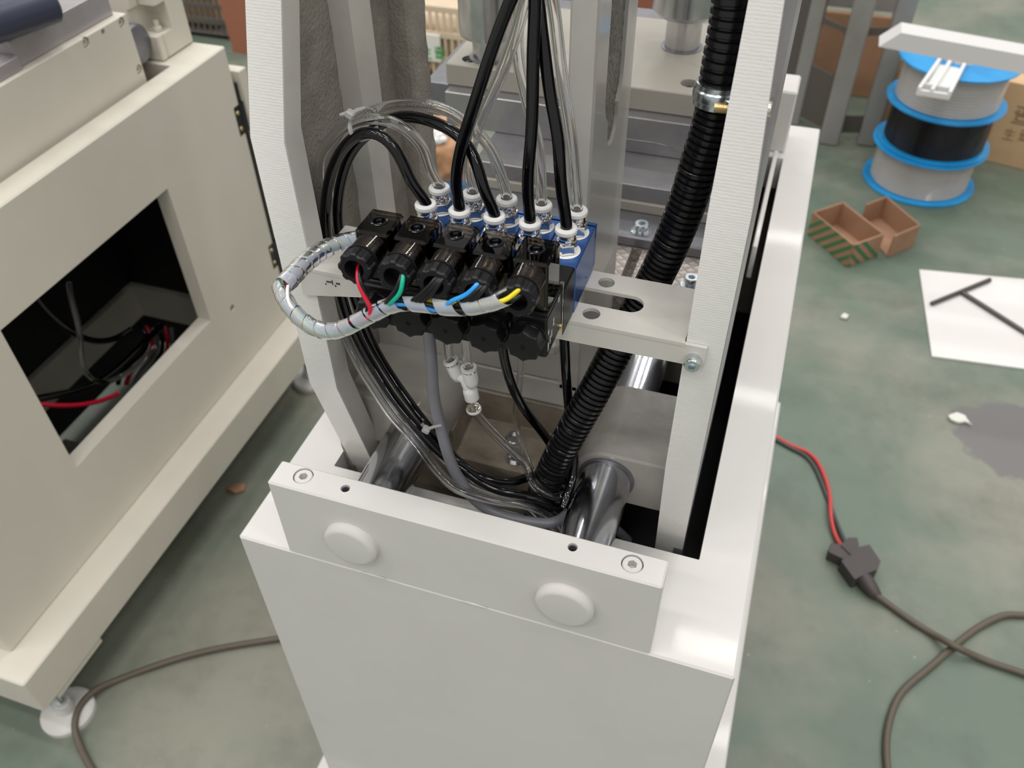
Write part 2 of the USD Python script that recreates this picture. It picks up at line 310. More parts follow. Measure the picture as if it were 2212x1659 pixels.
for x, y in tap:
    part(bar, 'threaded_hole', cut(lathe([(.0033, -.02)] + [q for k in range(9) for q in ((.0031, -.02 + k * .002), (.0026, -.019 + k * .002))] + [(.0033, -.0015)], (x, y, bh), n=24), cyl(.0024, (x, y, bh - .018), (x, y, bh + .1), 24)), 'steel_dark')
for x in (.10, .175): part(bar, 'seam_weld', sweep(np.array([[x, -.0002, .0002], [x + .009, -.0002, .0002], [x + .018, -.0002, .0001]]), [.0005, .0009, .0004], 8), 'cream_paint')
one('guide_rod', J(lathe([(.0186, 0), (.0186, .5)], (.0982, .0202, .0350), (0, 1, 0), 64)), 'rod_steel', 'polished steel guide rod behind the left round cap, running under the tied tube bundle', 'rod', 'guide rods')
one('guide_rod', J(lathe([(.0186, 0), (.0186, .5)], (.2477, .0202, .0338), (0, 1, 0), 64)), 'rod_steel', 'polished steel guide rod at the foot of the corrugated black hose', 'rod', 'guide rods')

# ================================================================ press carriage that slides on the rods
car = thing('press_carriage', 'grey cast press carriage with two upright side plates standing in the cabinet opening', 'press carriage', (.176, .2, 0))
def strip(y0, t=.019):     # outline of the front flange in (y, z)
    f = [(y0 + .050, -.10), (y0 + .026, 0), (y0, .104), (y0, .288), (y0 + .115, .62)]
    return f + [(y + t, z) for y, z in f[::-1]]
for x0, x1 in ((.0417, .0625), (.2904, .3105)):
    a_, b_ = prism_x(strip(.0716, .0174), x0 + .0001, x1 - .0001), prism_x(strip(.07, .0016), x0, x1)
    if x0 > .2:
        for m_ in (a_, b_): v_ = m_.vertices; v_[:, 0] -= np.where(v_[:, 0] > .3, np.clip((v_[:, 2] - .288) * .063, 0, .02), 0); m_.vertices = v_
    f_ = part(car, 'side_plate', a_, 'bracket_paint'); part(f_, 'sawn_edge', b_, 'sawn_paint')
part(car, 'press_head', cbox(.03, .322, .19, .72, .6201, .95, .004), 'cream_paint')
web = [(.11, -.10), (.098, 0), (.086, .104), (.086, .288), (.19, .62), (.33, .62), (.283, .28), (.283, -.10)]
def rough(m, amp, sc, edge=.006):
    m = trimesh.Trimesh(*trimesh.remesh.subdivide_to_size(m.vertices, m.faces, edge), process=True); n = m.vertex_normals
    m.vertices = m.vertices + n * ((meshkit.fbm(m.vertices * sc, 3) - .5) * amp)[:, None]; return m
part(car, 'side_web', rough(prism_x(web, .0375, .0435), .003, 60), 'cast_paint', True)
part(car, 'side_web', prism_x(web, .3040, .3106), 'steel_ground')
part(car, 'side_rib', prism_x([(.17, .03), (.197, .03), (.197, .62), (.17, .62)], .040, .0575), 'bracket_paint')
part(car, 'side_rib', rough(cbox(.036, .0570, .25, .281, .10, .62, .002), .003, 90), 'cast_paint', True, label='rough cast rib at the back')
colm = cut(cbox(.1925, .2092, .17, .2805, .05, .62, .0015), prism_x(LineString([(.224, .275), (.224, .7)]).buffer(.025), .2065, .22), prism_x(LineString([(.226, .245), (.222, .27)]).buffer(.014), .2065, .22))
part(car, 'centre_column', colm, 'bracket_paint')
part(car, 'cast_pocket', rough(cbox(.2050, .2068, .200, .248, .232, .62, .0004), .0020, 500, .0025), 'cast_paint', True)
part(car, 'step_block', cbox(.0435, .2087, .1712, .198, .0566, .128, .0012), 'bracket_paint'); part(car, 'step_block', cbox(.0435, .2084, .1700, .26, .0315, .0562, .0012), 'bracket_paint')
part(car, 'weld_pad', rough(cbox(.176, .1945, .160, .172, .090, .1035, .003), .002, 150, .003), 'bracket_paint', True)
part(car, 'cast_base', rough(join(cbox(.112, .232, .122, .26, -.11, 0, .002), cbox(.0435, .232, .168, .26, -.05, .0315, .001), prism_z([(.0435, .122), (.123, .122), (.121, .17), (.0435, .17)], -.09, .029)), .0022, 70), 'cast_base_paint', True)
def boss(x, z, xe):
    lo, hi = min(x, xe), max(x, xe); return join(cyl(.0242, (x, .108, z), (x, .182, z), 64, .0015), cbox(lo, hi, .108, .182, z - .0242, z + .0242, .0015))
part(car, 'rod_boss', boss(.2477, .034, .293), 'boss_paint'); part(car, 'rod_boss', boss(.0982, .035, .042), 'boss_paint')
part(car, 'boss_bore', J(lathe([(.0186, 0), (.0203, 0), (.0203, .004), (.0186, .004)], (.2477, .1065, .0338), (0, 1, 0), 48)), 'steel_dark')
def cap_screw(parent, o, d, r, h, m='zinc', name='cap_screw', washer=0, label=None):
    d = np.asarray(d, float); o = np.asarray(o, float)
    s = cut(lathe([(r * .96, 0), (r, h * .1), (r, h * .8), (r * .86, h), (0, h)], o, d, 36), hexa(r * .52, o + d * h * .4, o + d * h * 1.3))
    p = part(parent, name, s, m, label=label) if isinstance(parent, str) else None
    if washer: part(p, 'washer', lathe([(r, -.0002), (washer, -.0002), (washer, .0008), (r, .0008)], o, d, 36), m)
    return p
cap_screw(car, (.1696, .1335, .0006), (0, 0, 1), .0062, .007, 'steel_bright', 'base_screw', .0082)
part(car, 'base_screw', cut(cyl(.0072, (.1624, .153, -.0004), (.1624, .153, .003), 36, .0008), cyl(.0048, (.1624, .153, .0008), (.1624, .153, .02), 30)), 'steel_bright')
cap_screw(car, (.3072, .0905, .332), (1, 0, .06), .0036, .0022, 'nickel', 'side_screw')

# ================================================================ valve bracket
br = thing('valve_bracket', 'cream folded steel bracket with slot and round holes carrying the row of valves', 'bracket', (.176, .09, .2055))
top = sbox(.0627, .0672, .2898, .1166).difference(LineString([(.11, .0930), (.2546, .0920)]).buffer(.0075)).difference(Point(.2367, .1075).buffer(.0048)).difference(Point(.2356, .0768).buffer(.0050))
part(br, 'top_plate', prism_z(top, .2043, .2065), 'bracket_paint')
part(br, 'front_flange', prism_y([(.0546, .2045), (.0546, .1845), (.0970, .1925), (.2212, .1912), (.2908, .1915), (.302, .1915), (.302, .2056), (.2905, .2056), (.2895, .2062), (.0630, .2062)], .0675, .0698), 'bracket_paint')
part(br, 'bend', sweep(np.array([(.063, .0687, .2053), (.2893, .0687, .2053)]), .0012, 16), 'bracket_paint')
part(br, 'ink_marks', J([rot(mv(meshkit.text_mesh(t, .0026, .0001), x, 0, z), (1, 0, 0), 90) for t, x, z in (('lu', .0745, .067 + .0),)]) if 0 else J([cbox(.072 + .0016 * k, .0728 + .0016 * k + .0003 * (k % 3), .06735, .0676, .1965 + .0011 * ((k * 7) % 4), .1972 + .0011 * ((k * 5) % 4) + .0006, .0001) for k in range(7)]), 'dark_print')
cap_screw(br, (.2960, .0676, .1962), (0, -1, 0), .0046, .0062, name='cap_screw')

# ================================================================ five solenoid valves
VX = [.1336 + .0206 * k for k in range(5)]
def valve(label):
    X = VX[0]; v = thing('solenoid_valve', label, 'valve', (X, .075, .2065), 'solenoid valves on the bracket')
    vb = cut(cbox(X - .0101, X + .0101, .0742, .1168, .2066, .2370, .0005), *[cyl(.0011, (X + .0096, y, z), (X + .02, y, z), 12) for y, z in ((.0995, .2135), (.0865, .2125))])
    part(v, 'valve_body', vb, 'blue_anodized')
    e = part(v, 'end_cap', cut(cbox(X - .0100, X + .0100, .1169, .1225, .2075, .2362, .0008), cbox(X + .004, X + .02, .1175, .119, .228, .25, .0002)), 'blue_anodized'); part(e, 'end_screw', cyl(.0016, (X + .0072, .1225, .2325), (X + .0072, .1240, .2325), 12), 'nickel')
    for y in (.0892, .1080):
        part(v, 'port_ring', lathe([(.0050, 0), (.0084, 0), (.0084, .00015), (.0050, .00015)], (X, y, .2370), n=40), 'white_print')
    part(v, 'pilot_body', cbox(X - .0099, X + .0099, .0512, .0741, .2075, .2386, .0009), 'black_plastic')
    part(v, 'pilot_screw', cyl(.0013, (X + .0075, .0560, .2385), (X + .0075, .0560, .2402), 12), 'nickel')
    part(v, 'yoke_plate', cbox(X - .0099, X + .0099, .0498, .0509, .2085, .2440, .0002), 'nickel')
    co = part(v, 'coil', cbox(X - .0095, X + .0095, .0222, .0497, .2160, .2424, .0012), 'black_plastic')
    part(co, 'yoke_screw', lathe([(.0018, 0), (.0018, .0012), (.0010, .0012), (.0010, .0004)], (X + .0094, .0468, .2185), (1, 0, 0), 16), 'brass')
    lt = [('220V', .0242, .2190, .0021), ('AC', .0242, .2300, .0021), ('4.8VA', .0275, .2215, .0017), ('50HZ', .0302, .2240, .0017), ('IP65', .0332, .2290, .0020), ('CE', .0420, .2375, .0026)]
    prints = []
    for t, y, z, h in lt:
        q = meshkit.text_mesh(t, h, .0001); w = q.vertices.copy(); q.vertices = np.stack([X + .00945 + w[:, 2], y + h - w[:, 1] * 1.0, z + w[:, 0] * .8], 1); q.invert(); prints.append(q)
    part(co, 'printed_marks', J(prints), 'white_print', False)
    kn = lathe([(.0060, 0), (.0094, .0002), (.0098, .0012), (.0098, .0066), (.0092, .0076), (.0075, .0080), (0, .0080)], (X, .0196, .2303), (0, -1, 0), 64, lambda t, r, h: r * (1.02 - .13 * abs(math.sin(4 * t))) if r > .0075 else r)
    kp = part(v, 'knob_nut', kn, 'black_plastic'); part(kp, 'knob_collar', lathe([(.0085, 0), (.0096, .0004), (.0096, .0012), (.0085, .0015), (.0088, .0022), (.0076, .0034)], (X, .0224, .2300), (0, -1, 0), 48), 'black_plastic')
    part(kp, 'knob_dimple', J([cyl(.0009, (X + .0006 * k, .0117, .2303 - .0004 * k), (X + .0006 * k, .0113, .2303 - .0004 * k), 10) for k in (-1, 0, 1)]), 'black_plastic')
    hs = cut(cbox(X - .0092, X + .0092, .0230, .0448, .2450, .2742, .0014), cbox(X - .0080, X + .0080, .0242, .0436, .2400, .2730, .0008), cyl(.0029, (X, .0338, .26), (X, .0338, .28), 30))
    h = part(v, 'connector_cover', hs, 'smoky')
    part(h, 'screw_collar', cut(lathe([(.0034, -.006), (.0036, 0), (.0043, .0004), (.0043, .0008), (.0038, .0010)], (X, .0338, .2737), n=36), cyl(.0032, (X, .0338, .2), (X, .0338, .3), 30)), 'black_gloss')
    part(h, 'cover_screw', cut(lathe([(.0026, -.004), (.0026, -.0022), (.0018, -.0014), (0, -.0013)], (X, .0338, .2737), n=24), cbox(X - .0016, X + .0016, .0335, .0341, .2716, .28, .0001), cbox(X - .0003, X + .0003, .0322, .0354, .2716, .28, .0001)), 'zinc')
    part(v, 'contact_block', cbox(X - .0078, X + .0078, .0246, .0432, .2453, .2590, .001), 'black_plastic')
    for k, (bx, by, w, hh) in enumerate(((-.0045, .0300, .0022, .009), (.0045, .0300, .0022, .009), (.0010, .0405, .0030, .008), (-.0052, .0395, .0016, .010))):
        part(v, 'terminal', cbox(X + bx - w, X + bx + w, by - .0012, by + .0012, .2591, .2591 + hh, .0004), 'connector_brown')
    part(v, 'connector_base', cbox(X - .0095, X + .0095, .0224, .0455, .2425, .2452, .0006), 'black_plastic')
    go, gd = np.array([X, .0226, .2655]), np.array([.05, -1.0, .10]); gd /= np.linalg.norm(gd); ribs = []
    for k in range(8): ribs += [(.0084, .0006 + k * .0015), (.0079, .0010 + k * .0015), (.0084, .0014 + k * .0015)]
    part(v, 'gland', cut(lathe([(.0078, -.0002)] + ribs + [(.0082, .0136)], go, gd, 48), cyl(.0070, go - gd * .01, go + gd * .03, 36)), 'smoky')
    part(v, 'gland_sleeve', cut(lathe([(.0068, .0002), (.0068, .0132)], go, gd, 36), cyl(.0056, go + gd * .002, go + gd * .03, 36)), 'connector_brown')
    part(v, 'gland_seal', lathe([(.0078, .0126), (.0088, .0128), (.0088, .0138), (.0078, .0140)], go, gd, 48), 'black_plastic')
    nut = cut(lathe([(.0076, .0138), (.0082, .0142), (.0082, .0152), (.0087, .0154), (.0084, .0212), (.0076, .0220)], go, gd, 96, lambda t, r, h: r * (1.0 + (.07 * max(-1, min(.55, 2.6 * math.cos(8 * t))) if h > .0153 else 0))), cyl(.0050, go + gd * .0145, go + gd * .04, 36))
    part(v, 'gland_nut', nut, 'black_plastic')
    return v
v0 = valve('end solenoid valve under the zip tie, red and black wires in its gland')
for k, l in ((1, 'second solenoid valve from the zip tie, green and black wires in its gland'), (2, 'middle solenoid valve of the five, three black wires in its gland'), (3, 'solenoid valve with a bright blue wire and two black ones in its gland'), (4, 'solenoid valve with a yellow wire and white printing on its coil side')):
    dup(v0, (VX[k], .075, .2065), l)
# fittings screwed into the valve tops
FY, BY, CZ = .0892, .1080, .2520
def fitting(label):
    f = thing('push_fitting', label, 'fitting', (VX[0], FY, .2371), 'push-in fittings on the valves'); o = (VX[0], FY, .2371)
    part(f, 'hex_nut', lathe([(.0063, .0001), (.0068, .0006), (.0068, .0056), (.0063, .0062)], o, n=6), 'nickel', 20)
    part(f, 'fitting_body', lathe([(.0050, .006), (.0050, .0068), (.0056, .0074), (.0058, .0084), (.0054, .0092), (.0056, .0100), (.0056, .0116), (.0050, .0119)], o, n=40), 'nickel')
    part(f, 'release_collar', cut(lathe([(.0046, .0118), (.0058, .0120), (.0062, .0125), (.0062, .0143), (.0057, .0150), (.0042, .0151)], o, n=48), cyl(.0033, (o[0], o[1], o[2] + .005), (o[0], o[1], o[2] + .03), 30)), 'white_plastic')
    return f
ordn = ('first', 'second', 'third', 'fourth', 'fifth')
f0 = fitting('nickel push fitting with white collar, first black tube of the front row')
for k in range(5):
    if k: dup(f0, (VX[k], FY, .2371), 'nickel push fitting with white collar, %s black tube of the front row' % ordn[k])
for k in range(5): dup(f0, (VX[k] + .0008, BY, .2371), 'nickel push fitting with white collar, %s clear tube of the back row' % ordn[k])

# ================================================================ air tubes
R = .00325
PEND = []
def tube_thing(label, pts, black, n=110, name=None, group=None, r=R, m=None, text=None):
    PEND.append([label, spline(pts, n), black, name or ('black_air_tube' if black else 'clear_air_tube'), group, r, m, text])
def up(k, back, pix, y0, y1):
    x = VX[k] + (.0008 if back else 0); y = BY if back else FY
    n = len(pix); pts = [(x, y, .2445), (x, y, .2535)]
    for i, (px, py) in enumerate(pix): pts.append(at(px, py, y=y0 + (y1 - y0) * i / max(1, n - 1)))
    q = np.array(pts); e = q[-1] - q[-2]; f = q[-1] + e / np.linalg.norm(e) * .05; return np.vstack([q, f, [f[0] + (.19 - f[0]) * .3 + .012 * k, .165 + .012 * back, .53], [f[0] * .5 + .10 + .012 * k, .215 + .02 * back, .63]])   # on up to the press head
TB = .099
tube_thing('black air tube rising from the second valve, leaning over the tied loops', up(1, 0, [(986, 400), (996, 320), (1021, 237), (1050, 146), (1078, 65), (1104, 0)], .090, .098), True)
tube_thing('black air tube rising nearly straight from the fourth valve', up(3, 0, [(1140, 400), (1147, 300), (1151, 192), (1153, 100), (1158, 0)], .090, .104), True)
tube_thing('black air tube rising from the fifth valve, bowed beside the centre column', up(4, 0, [(1212, 400), (1205, 300), (1190, 215), (1176, 123), (1163, 40), (1152, -25)], .091, .113), True)
tube_thing('clear air tube rising behind the second black tube', up(1, 1, [(1014, 380), (1018, 325), (1032, 283), (1049, 237), (1072, 185), (1102, 110), (1124, 50), (1140, 0)], .109, .110), False)
tube_thing('clear air tube crossing behind the straight black tube of the fourth valve', up(3, 1, [(1168, 390), (1163, 320), (1150, 260), (1134, 200), (1122, 146), (1117, 90), (1122, 0)], .110, .124), False)
tube_thing('clear air tube rising from the end valve close to the centre column', up(4, 1, [(1242, 390), (1236, 320), (1225, 240), (1213, 160), (1203, 80), (1190, 0)], .110, .117), False)
# loops that turn back down on the side plate, through a tie, and run into the cabinet below
def loop(k, back, pix, ends=()):
    x = VX[k] + (.0008 if back else 0); y = BY if back else FY
    return np.array([(x, y, .2445), (x, y, .2530)] + [at(px, py, y=yy) for px, py, yy in pix] + list(ends))
tube_thing('black air tube looping from the first valve, inner loop under the zip tie', loop(0, 0, [(893, 400, .090), (868, 348, .092), (836, 303, .094), (804, 287, .096), (772, 293, .099), (741, 321, .103), (717, 368, .108), (705, 427, .112), (703, 490, .1145), (712, 560, .113), (735, 640, .105), (762, 709, .098), (803, 787, .088), (845, 853, .079), (895, 918, .070), (955, 985, .066), (1020, 1035, .060), (1090, 1062, .060), (1160, 1068, .072)], [(.232, .092, -.012), (.252, .110, -.06)]), True, 140)
tube_thing('clear air tube looping from the first valve, outermost over the zip tie', loop(0, 1, [(931, 370, .109), (918, 330, .108), (890, 291, .107), (842, 262, .106), (795, 257, .106), (752, 269, .108), (712, 302, .110), (688, 344, .114), (676, 403, .118), (677, 474, .119), (688, 560, .113), (705, 628, .103), (722, 679, .095), (749, 736, .088), (776, 790, .080), (810, 844, .074), (850, 902, .068), (890, 945, .064), (945, 1010, .060), (1010, 1055, .054), (1080, 1082, .056), (1140, 1092, .062)], [(.226, .080, -.012), (.245, .095, -.06)]), False, 140)
tube_thing('black air tube looping from the third valve, dipping behind the first loop', loop(2, 0, [(1048, 415, .091), (1030, 356, .096), (1000, 303, .102), (945, 267, .110), (898, 254, .116), (850, 256, .120), (800, 285, .121), (762, 325, .121), (741, 375, .121), (729, 430, .121), (726, 495, .121), (738, 560, .119), (765, 640, .112), (796, 729, .104), (830, 794, .096), (866, 848, .088), (922, 925, .076), (985, 995, .074), (1040, 1030, .070), (1110, 1048, .076), (1170, 1056, .084)], [(.236, .105, -.015), (.256, .118, -.06)]), True, 140)
tube_thing('clear air tube looping highest from the third valve, printed with a date', loop(2, 1, [(1083, 380, .110), (1057, 321, .112), (1021, 279, .115), (980, 247, .119), (934, 229, .122), (887, 225, .124), (838, 230, .125), (795, 245, .124), (750, 280, .123), (715, 330, .124), (697, 400, .126), (695, 480, .125), (715, 560, .120), (745, 650, .112), (776, 729, .100), (808, 787, .094), (846, 848, .086), (900, 922, .074), (965, 995, .068), (1035, 1052, .062), (1110, 1072, .066)], [(.215, .080, .000), (.238, .098, -.05)]), False, 140, text=1)
def wrap_text(parent_name, p, t, h, px, py, label, out, flip=1):
    """lettering bent round a tube, centred at the point of the tube nearest the pixel"""
    tt, N, B = frames(p); pix = []
    q = (p - CT) @ CM.T; q = np.stack([1106 + FPX * q[:, 0] / q[:, 2], 829.5 + FPX * q[:, 1] / q[:, 2]], 1)
    vis = np.where(q[:, 1] < 500)[0]; i0 = vis[np.argmin(np.hypot(*(q[vis] - [px, py]).T))]; l = np.r_[0, np.cumsum(np.linalg.norm(np.diff(p, axis=0), axis=1))]
    m = meshkit.text_mesh(t, h, .00012); v = m.vertices; s = l[i0] - flip * (v[:, 0] - v[:, 0].mean()); g = lambda A: np.stack([np.interp(s, l, A[:, k]) for k in range(3)], 1)
    c, tg = g(p), g(tt); w = CT - c; w -= tg * (w * tg).sum(1, keepdims=True); w /= np.linalg.norm(w, axis=1, keepdims=True); u = np.cross(tg, w)
    a = flip * (v[:, 1] - v[:, 1].mean()) / R; rr = R + .00002 + v[:, 2]
    m.vertices = c + rr[:, None] * (np.cos(a)[:, None] * w - np.sin(a)[:, None] * u * -1); return m

# ================================================================ tubes and cables below the valves
def pathy(L): return np.array([at(px, py, y=yy) for px, py, yy in L])
tube_thing('plain grey cable hanging from behind the knobs and curling along the cabinet opening', np.vstack([pathy([(915, 640, .10), (926, 720, .085), (932, 780, .078), (937, 854, .070), (953, 928, .063), (975, 1002, .058), (1012, 1066, .056), (1060, 1103, .056), (1142, 1124, .060), (1197, 1118, .070), (1232, 1100, .084)]), [(.250, .105, -.012), (.268, .12, -.05)]]), True, 90, 'grey_cable', r=.0039, m='grey_pvc')
tube_thing('black air tube dropping from between the two last knobs to the corrugated hose', pathy([(1078, 690, .09), (1086, 750, .088), (1093, 790, .088), (1106, 832, .088), (1128, 876, .092), (1158, 917, .102), (1186, 955, .114), (1212, 1000, .119), (1225, 1050, .116)]), True, 70)
tube_thing('black air tube dropping straight down behind the bracket edge', pathy([(1216, 690, .098), (1219, 735, .100), (1223, 808, .104), (1228, 870, .110), (1234, 940, .108), (1240, 1000, .098), (1243, 1060, .085), (1240, 1110, .07)]), True, 70)
tube_thing('thin clear tube hanging down to the bolt on the cast base', pathy([(1128, 690, .13), (1125, 776, .13), (1121, 841, .133), (1115, 884, .134), (1119, 928, .132), (1131, 971, .120), (1150, 1020, .105)]), False, 60, r=.0026)
# white Y fitting with three clear tubes
yf = thing('y_fitting', 'white plastic Y push fitting hanging on two clear tubes under the knobs', 'fitting', at(1012, 840, y=.085))
a1, a2, a3 = at(973, 778, y=.085), at(1012, 793, y=.080), at(1023, 878, y=.082)
jn = at(1012, 838, y=.083); d1 = jn - a1; d1 = at(993, 820, y=.085) - at(973, 778, y=.085); d1 /= np.linalg.norm(d1); d2 = at(1020, 832, y=.081) - a2; d2 /= np.linalg.norm(d2); d3 = at(1022, 870, y=.082) - at(1014, 836, y=.082); d3 /= np.linalg.norm(d3)
def barrel(o, d, l): return lathe([(.0042, 0), (.0049, .0004), (.0050, l * .62), (.0044, l * .8), (.0040, l)], o, d, 36)
part(yf, 'fitting_body', J(barrel(a1 + d1 * .0032, d1, .0125), barrel(a2 + d2 * .0032, d2, .0130), lathe([(.0034, 0), (.0048, .0022), (.0050, .0040), (.0049, .0100), (.0044, .0104)], at(1014, 836, y=.082), d3, 36), sweep(np.array([a1 + d1 * .012, (a1 + d1 * .015 + a2 + d2 * .012) / 2, at(1016, 845, y=.082)]), [.0036, .0038, .0040], 16)), 'white_plastic', True)
for o, d in ((a1, d1), (a2, d2), (at(1024, 886, y=.082), -d3)):
    part(yf, 'release_collar', cut(lathe([(.0040, -.0004), (.0050, -.0002), (.0052, .0004), (.0052, .0014), (.0042, .0018)], o, d, 36), cyl(.0033, o - d * .01, o + d * .01, 24)), 'white_plastic'); part(yf, 'clip_ring', lathe([(.0040, .0020), (.0046, .0021), (.0046, .0030), (.0040, .0031)], o, d, 36), 'nickel')
tube_thing('short clear tube entering the Y fitting farther from the corrugated hose', [at(962, 690, y=.085), at(968, 742, y=.085), a1, a1 + d1 * .006], False, 30)
tube_thing('short clear tube entering the Y fitting nearer the corrugated hose', [at(1002, 690, y=.080), at(1006, 740, y=.080), a2, a2 + d2 * .006], False, 30)
tube_thing('clear tube leaving the bottom of the Y fitting toward the corrugated hose', np.vstack([[at(1023, 876, y=.082)], pathy([(1030, 893, .082), (1052, 920, .084), (1077, 946, .086), (1108, 976, .087), (1140, 1003, .087), (1172, 1032, .086), (1200, 1065, .085)])]), False, 60)

# ================================================================ corrugated hose
HOS = [(1590, -60, .150), (1585, 0, .148), (1574, 75, .146), (1560, 149, .144), (1540, 262, .142), (1515, 340, .140), (1490, 422, .138), (1451, 523, .135), (1411, 608, .133), (1365, 690, .127), (1318, 780, .116), (1279, 854, .106), (1228, 945, .096), (1188, 1025, .088), (1166, 1085, .082), (1163, 1130, .078)]
hp = spline(np.vstack([[(.262, .235, .63), (.272, .185, .51)], pathy(HOS)]), 2000); hl = np.r_[0, np.cumsum(np.linalg.norm(np.diff(hp, axis=0), axis=1))]
HR, PIT = .0109, .00385
ph = np.r_[0, np.cumsum(np.diff(hl) / np.where(hl[1:] < .34, PIT * 1.3, PIT))] % 1.0; rr = HR - .0016 * np.clip((np.abs(ph - .5) * 2 - .58) / .18, 0, 1)
def clear_of(c, r):
    c = c.copy()
    for x, z in ((.0982, .0350), (.2477, .0338)):          # guide rods
        d = c[:, [0, 2]] - (x, z); L = np.linalg.norm(d, axis=1); k = (L < .0190 + r) & (c[:, 1] > .02); c[np.ix_(np.where(k)[0], [0, 2])] += d[k] / L[k][:, None] * (.0190 + r - L[k])[:, None]
    k = (c[:, 1] > .084) & (c[:, 2] < .33) & (c[:, 0] < .0452 + r); c[k, 0] = .0452 + r        # side web
    k = (c[:, 1] > .062) & (c[:, 1] < .084) & (c[:, 2] < .33) & (c[:, 0] < .0628 + r) & (c[:, 0] > .05); c[k, 0] = .0628 + r
    return c
hose_line = hp[::8]; curves = relax([t[1] for t in PEND] + [hose_line], [t[5] for t in PEND] + [HR], [True] * len(PEND) + [False], clear_of)
for (label, _, black, nm, group, r, m, text), p in zip(PEND, curves):
    p = spline(p[::2], len(p)); w = sweep(p, r, 24) if black else pipe(p, r, r * .66, 24)
    if text:
        hi = thing(nm, label, 'tube', p[0]); part(hi, 'tube_wall', w, 'clear_tube')
        part(hi, 'printed_text', J([wrap_text(None, p, t, .0026, x, y, None, None, -1) for t, x, y in (('20200619', 905, 226), ('0913', 812, 240))]), 'dark_print', False)
    else: one(nm, w, m or ('black_tube' if black else 'clear_tube'), label, 'cable' if m else 'tube', group)
one('corrugated_hose', sweep(hp, rr, 32), 'black_rubber', 'thick black corrugated hose running down past the bracket into the cabinet', 'hose')
cl = thing('hose_clamp', 'zinc band clamp with a brass worm screw round the corrugated hose', 'clamp', at(1545, 200, y=.143))
i = int(np.argmin([abs(((q - CT) @ CM.T)[1] / ((q - CT) @ CM.T)[2] * FPX + 829.5 - 200) for q in hp])); o = hp[i]; dd = hp[i + 4] - hp[i - 4]; dd /= np.linalg.norm(dd)
part(cl, 'clamp_band', lathe([(.0112, -.0060), (.0124, -.0056), (.0124, -.0030), (.0131, -.0022), (.0133, 0), (.0131, .0022), (.0124, .0030), (.0124, .0058), (.0112, .0060)], o, dd, 48), 'zinc')
_, u_, w_ = frame(dd); vdir = CT - o; vdir -= dd * vdir.dot(dd); vdir /= np.linalg.norm(vdir); sdir = np.cross(dd, vdir); sdir *= 1 if sdir[0] > 0 else -1
part(cl, 'worm_screw', sweep(np.array([o + vdir * .0128 + sdir * (-.001 + .0075 * k / 60) + dd * .003 for k in range(61)]), [.0024 + .0005 * (k % 6 < 3) for k in range(61)], 16), 'brass')
b_ = cbox(-.0022, .0022, -.003, .003, -.0035, .0035, .0006); T = np.eye(4); T[:3, 0], T[:3, 1], T[:3, 2], T[:3, 3] = sdir, vdir, np.cross(sdir, vdir), o + vdir * .0132 + sdir * .0078 + dd * .003; b_.apply_transform(T)
part(cl, 'screw_housing', b_, 'zinc')

# ================================================================ zip ties
def tie(label, c, axis, ru, rv, head_dir, u, tails):
    t_ = thing('zip_tie', label, 'cable tie', c); a = np.linspace(0, 2 * math.pi, 49)[:-1]; ax = np.asarray(axis) / np.linalg.norm(axis); u = np.asarray(u, float); u -= ax * u.dot(ax); u /= np.linalg.norm(u); w = np.cross(ax, u); V = []
    for q in a:
        n_ = math.cos(q) * u + math.sin(q) * w; b0 = c + ru * math.cos(q) * u + rv * math.sin(q) * w
        V += [b0 - ax * .0013, b0 + ax * .0013, b0 + n_ * .0009 + ax * .0013, b0 + n_ * .0009 - ax * .0013]
    F = []
    for k in range(48):
        for j in range(4): F += [(k * 4 + j, k * 4 + (j + 1) % 4, ((k + 1) % 48) * 4 + (j + 1) % 4, ((k + 1) % 48) * 4 + j)]
    V, F, _ = meshkit.arrays((V, F)); m = trimesh.Trimesh(V, F, process=False); m.fix_normals()
    part(t_, 'strap', m, 'tie_nylon'); hd = np.asarray(head_dir, float); h = c + hd
    part(t_, 'tie_head', rot(cbox(h[0] - .0026, h[0] + .0026, h[1] - .0024, h[1] + .0024, h[2] - .0022, h[2] + .0022, .0008), (0, 1, 0), 25, h), 'tie_nylon')
    for e in tails: part(t_, 'strap_tail', sweep(np.array([h, h * .5 + np.asarray(e) * .5 + [0, 0, .0006], e]), [.0010, .0012, .0009], 6), 'tie_nylon')
c1 = (at(766, 262, y=.107) + at(785, 296, y=.100)) / 2 + [0, .006, 0]; ax1 = at(795, 257, y=.106) - at(752, 269, y=.108)
tie('white nylon zip tie round the tops of the tied tube loops', c1, ax1, .0078, .0115, at(757, 247, y=.100) - c1, np.array([0, 0, 1.]), [at(735, 248, y=.100), at(788, 233, y=.108)])
c2 = at(897, 930, y=.073); ax2 = at(930, 968, y=.068) - at(870, 895, y=.076)
tie('white nylon zip tie round the tube bundle beside the grey cable', c2, ax2, .0075, .0085, at(921, 928, y=.060) - c2, np.array([0, -1., .6]), [at(952, 919, y=.056)])

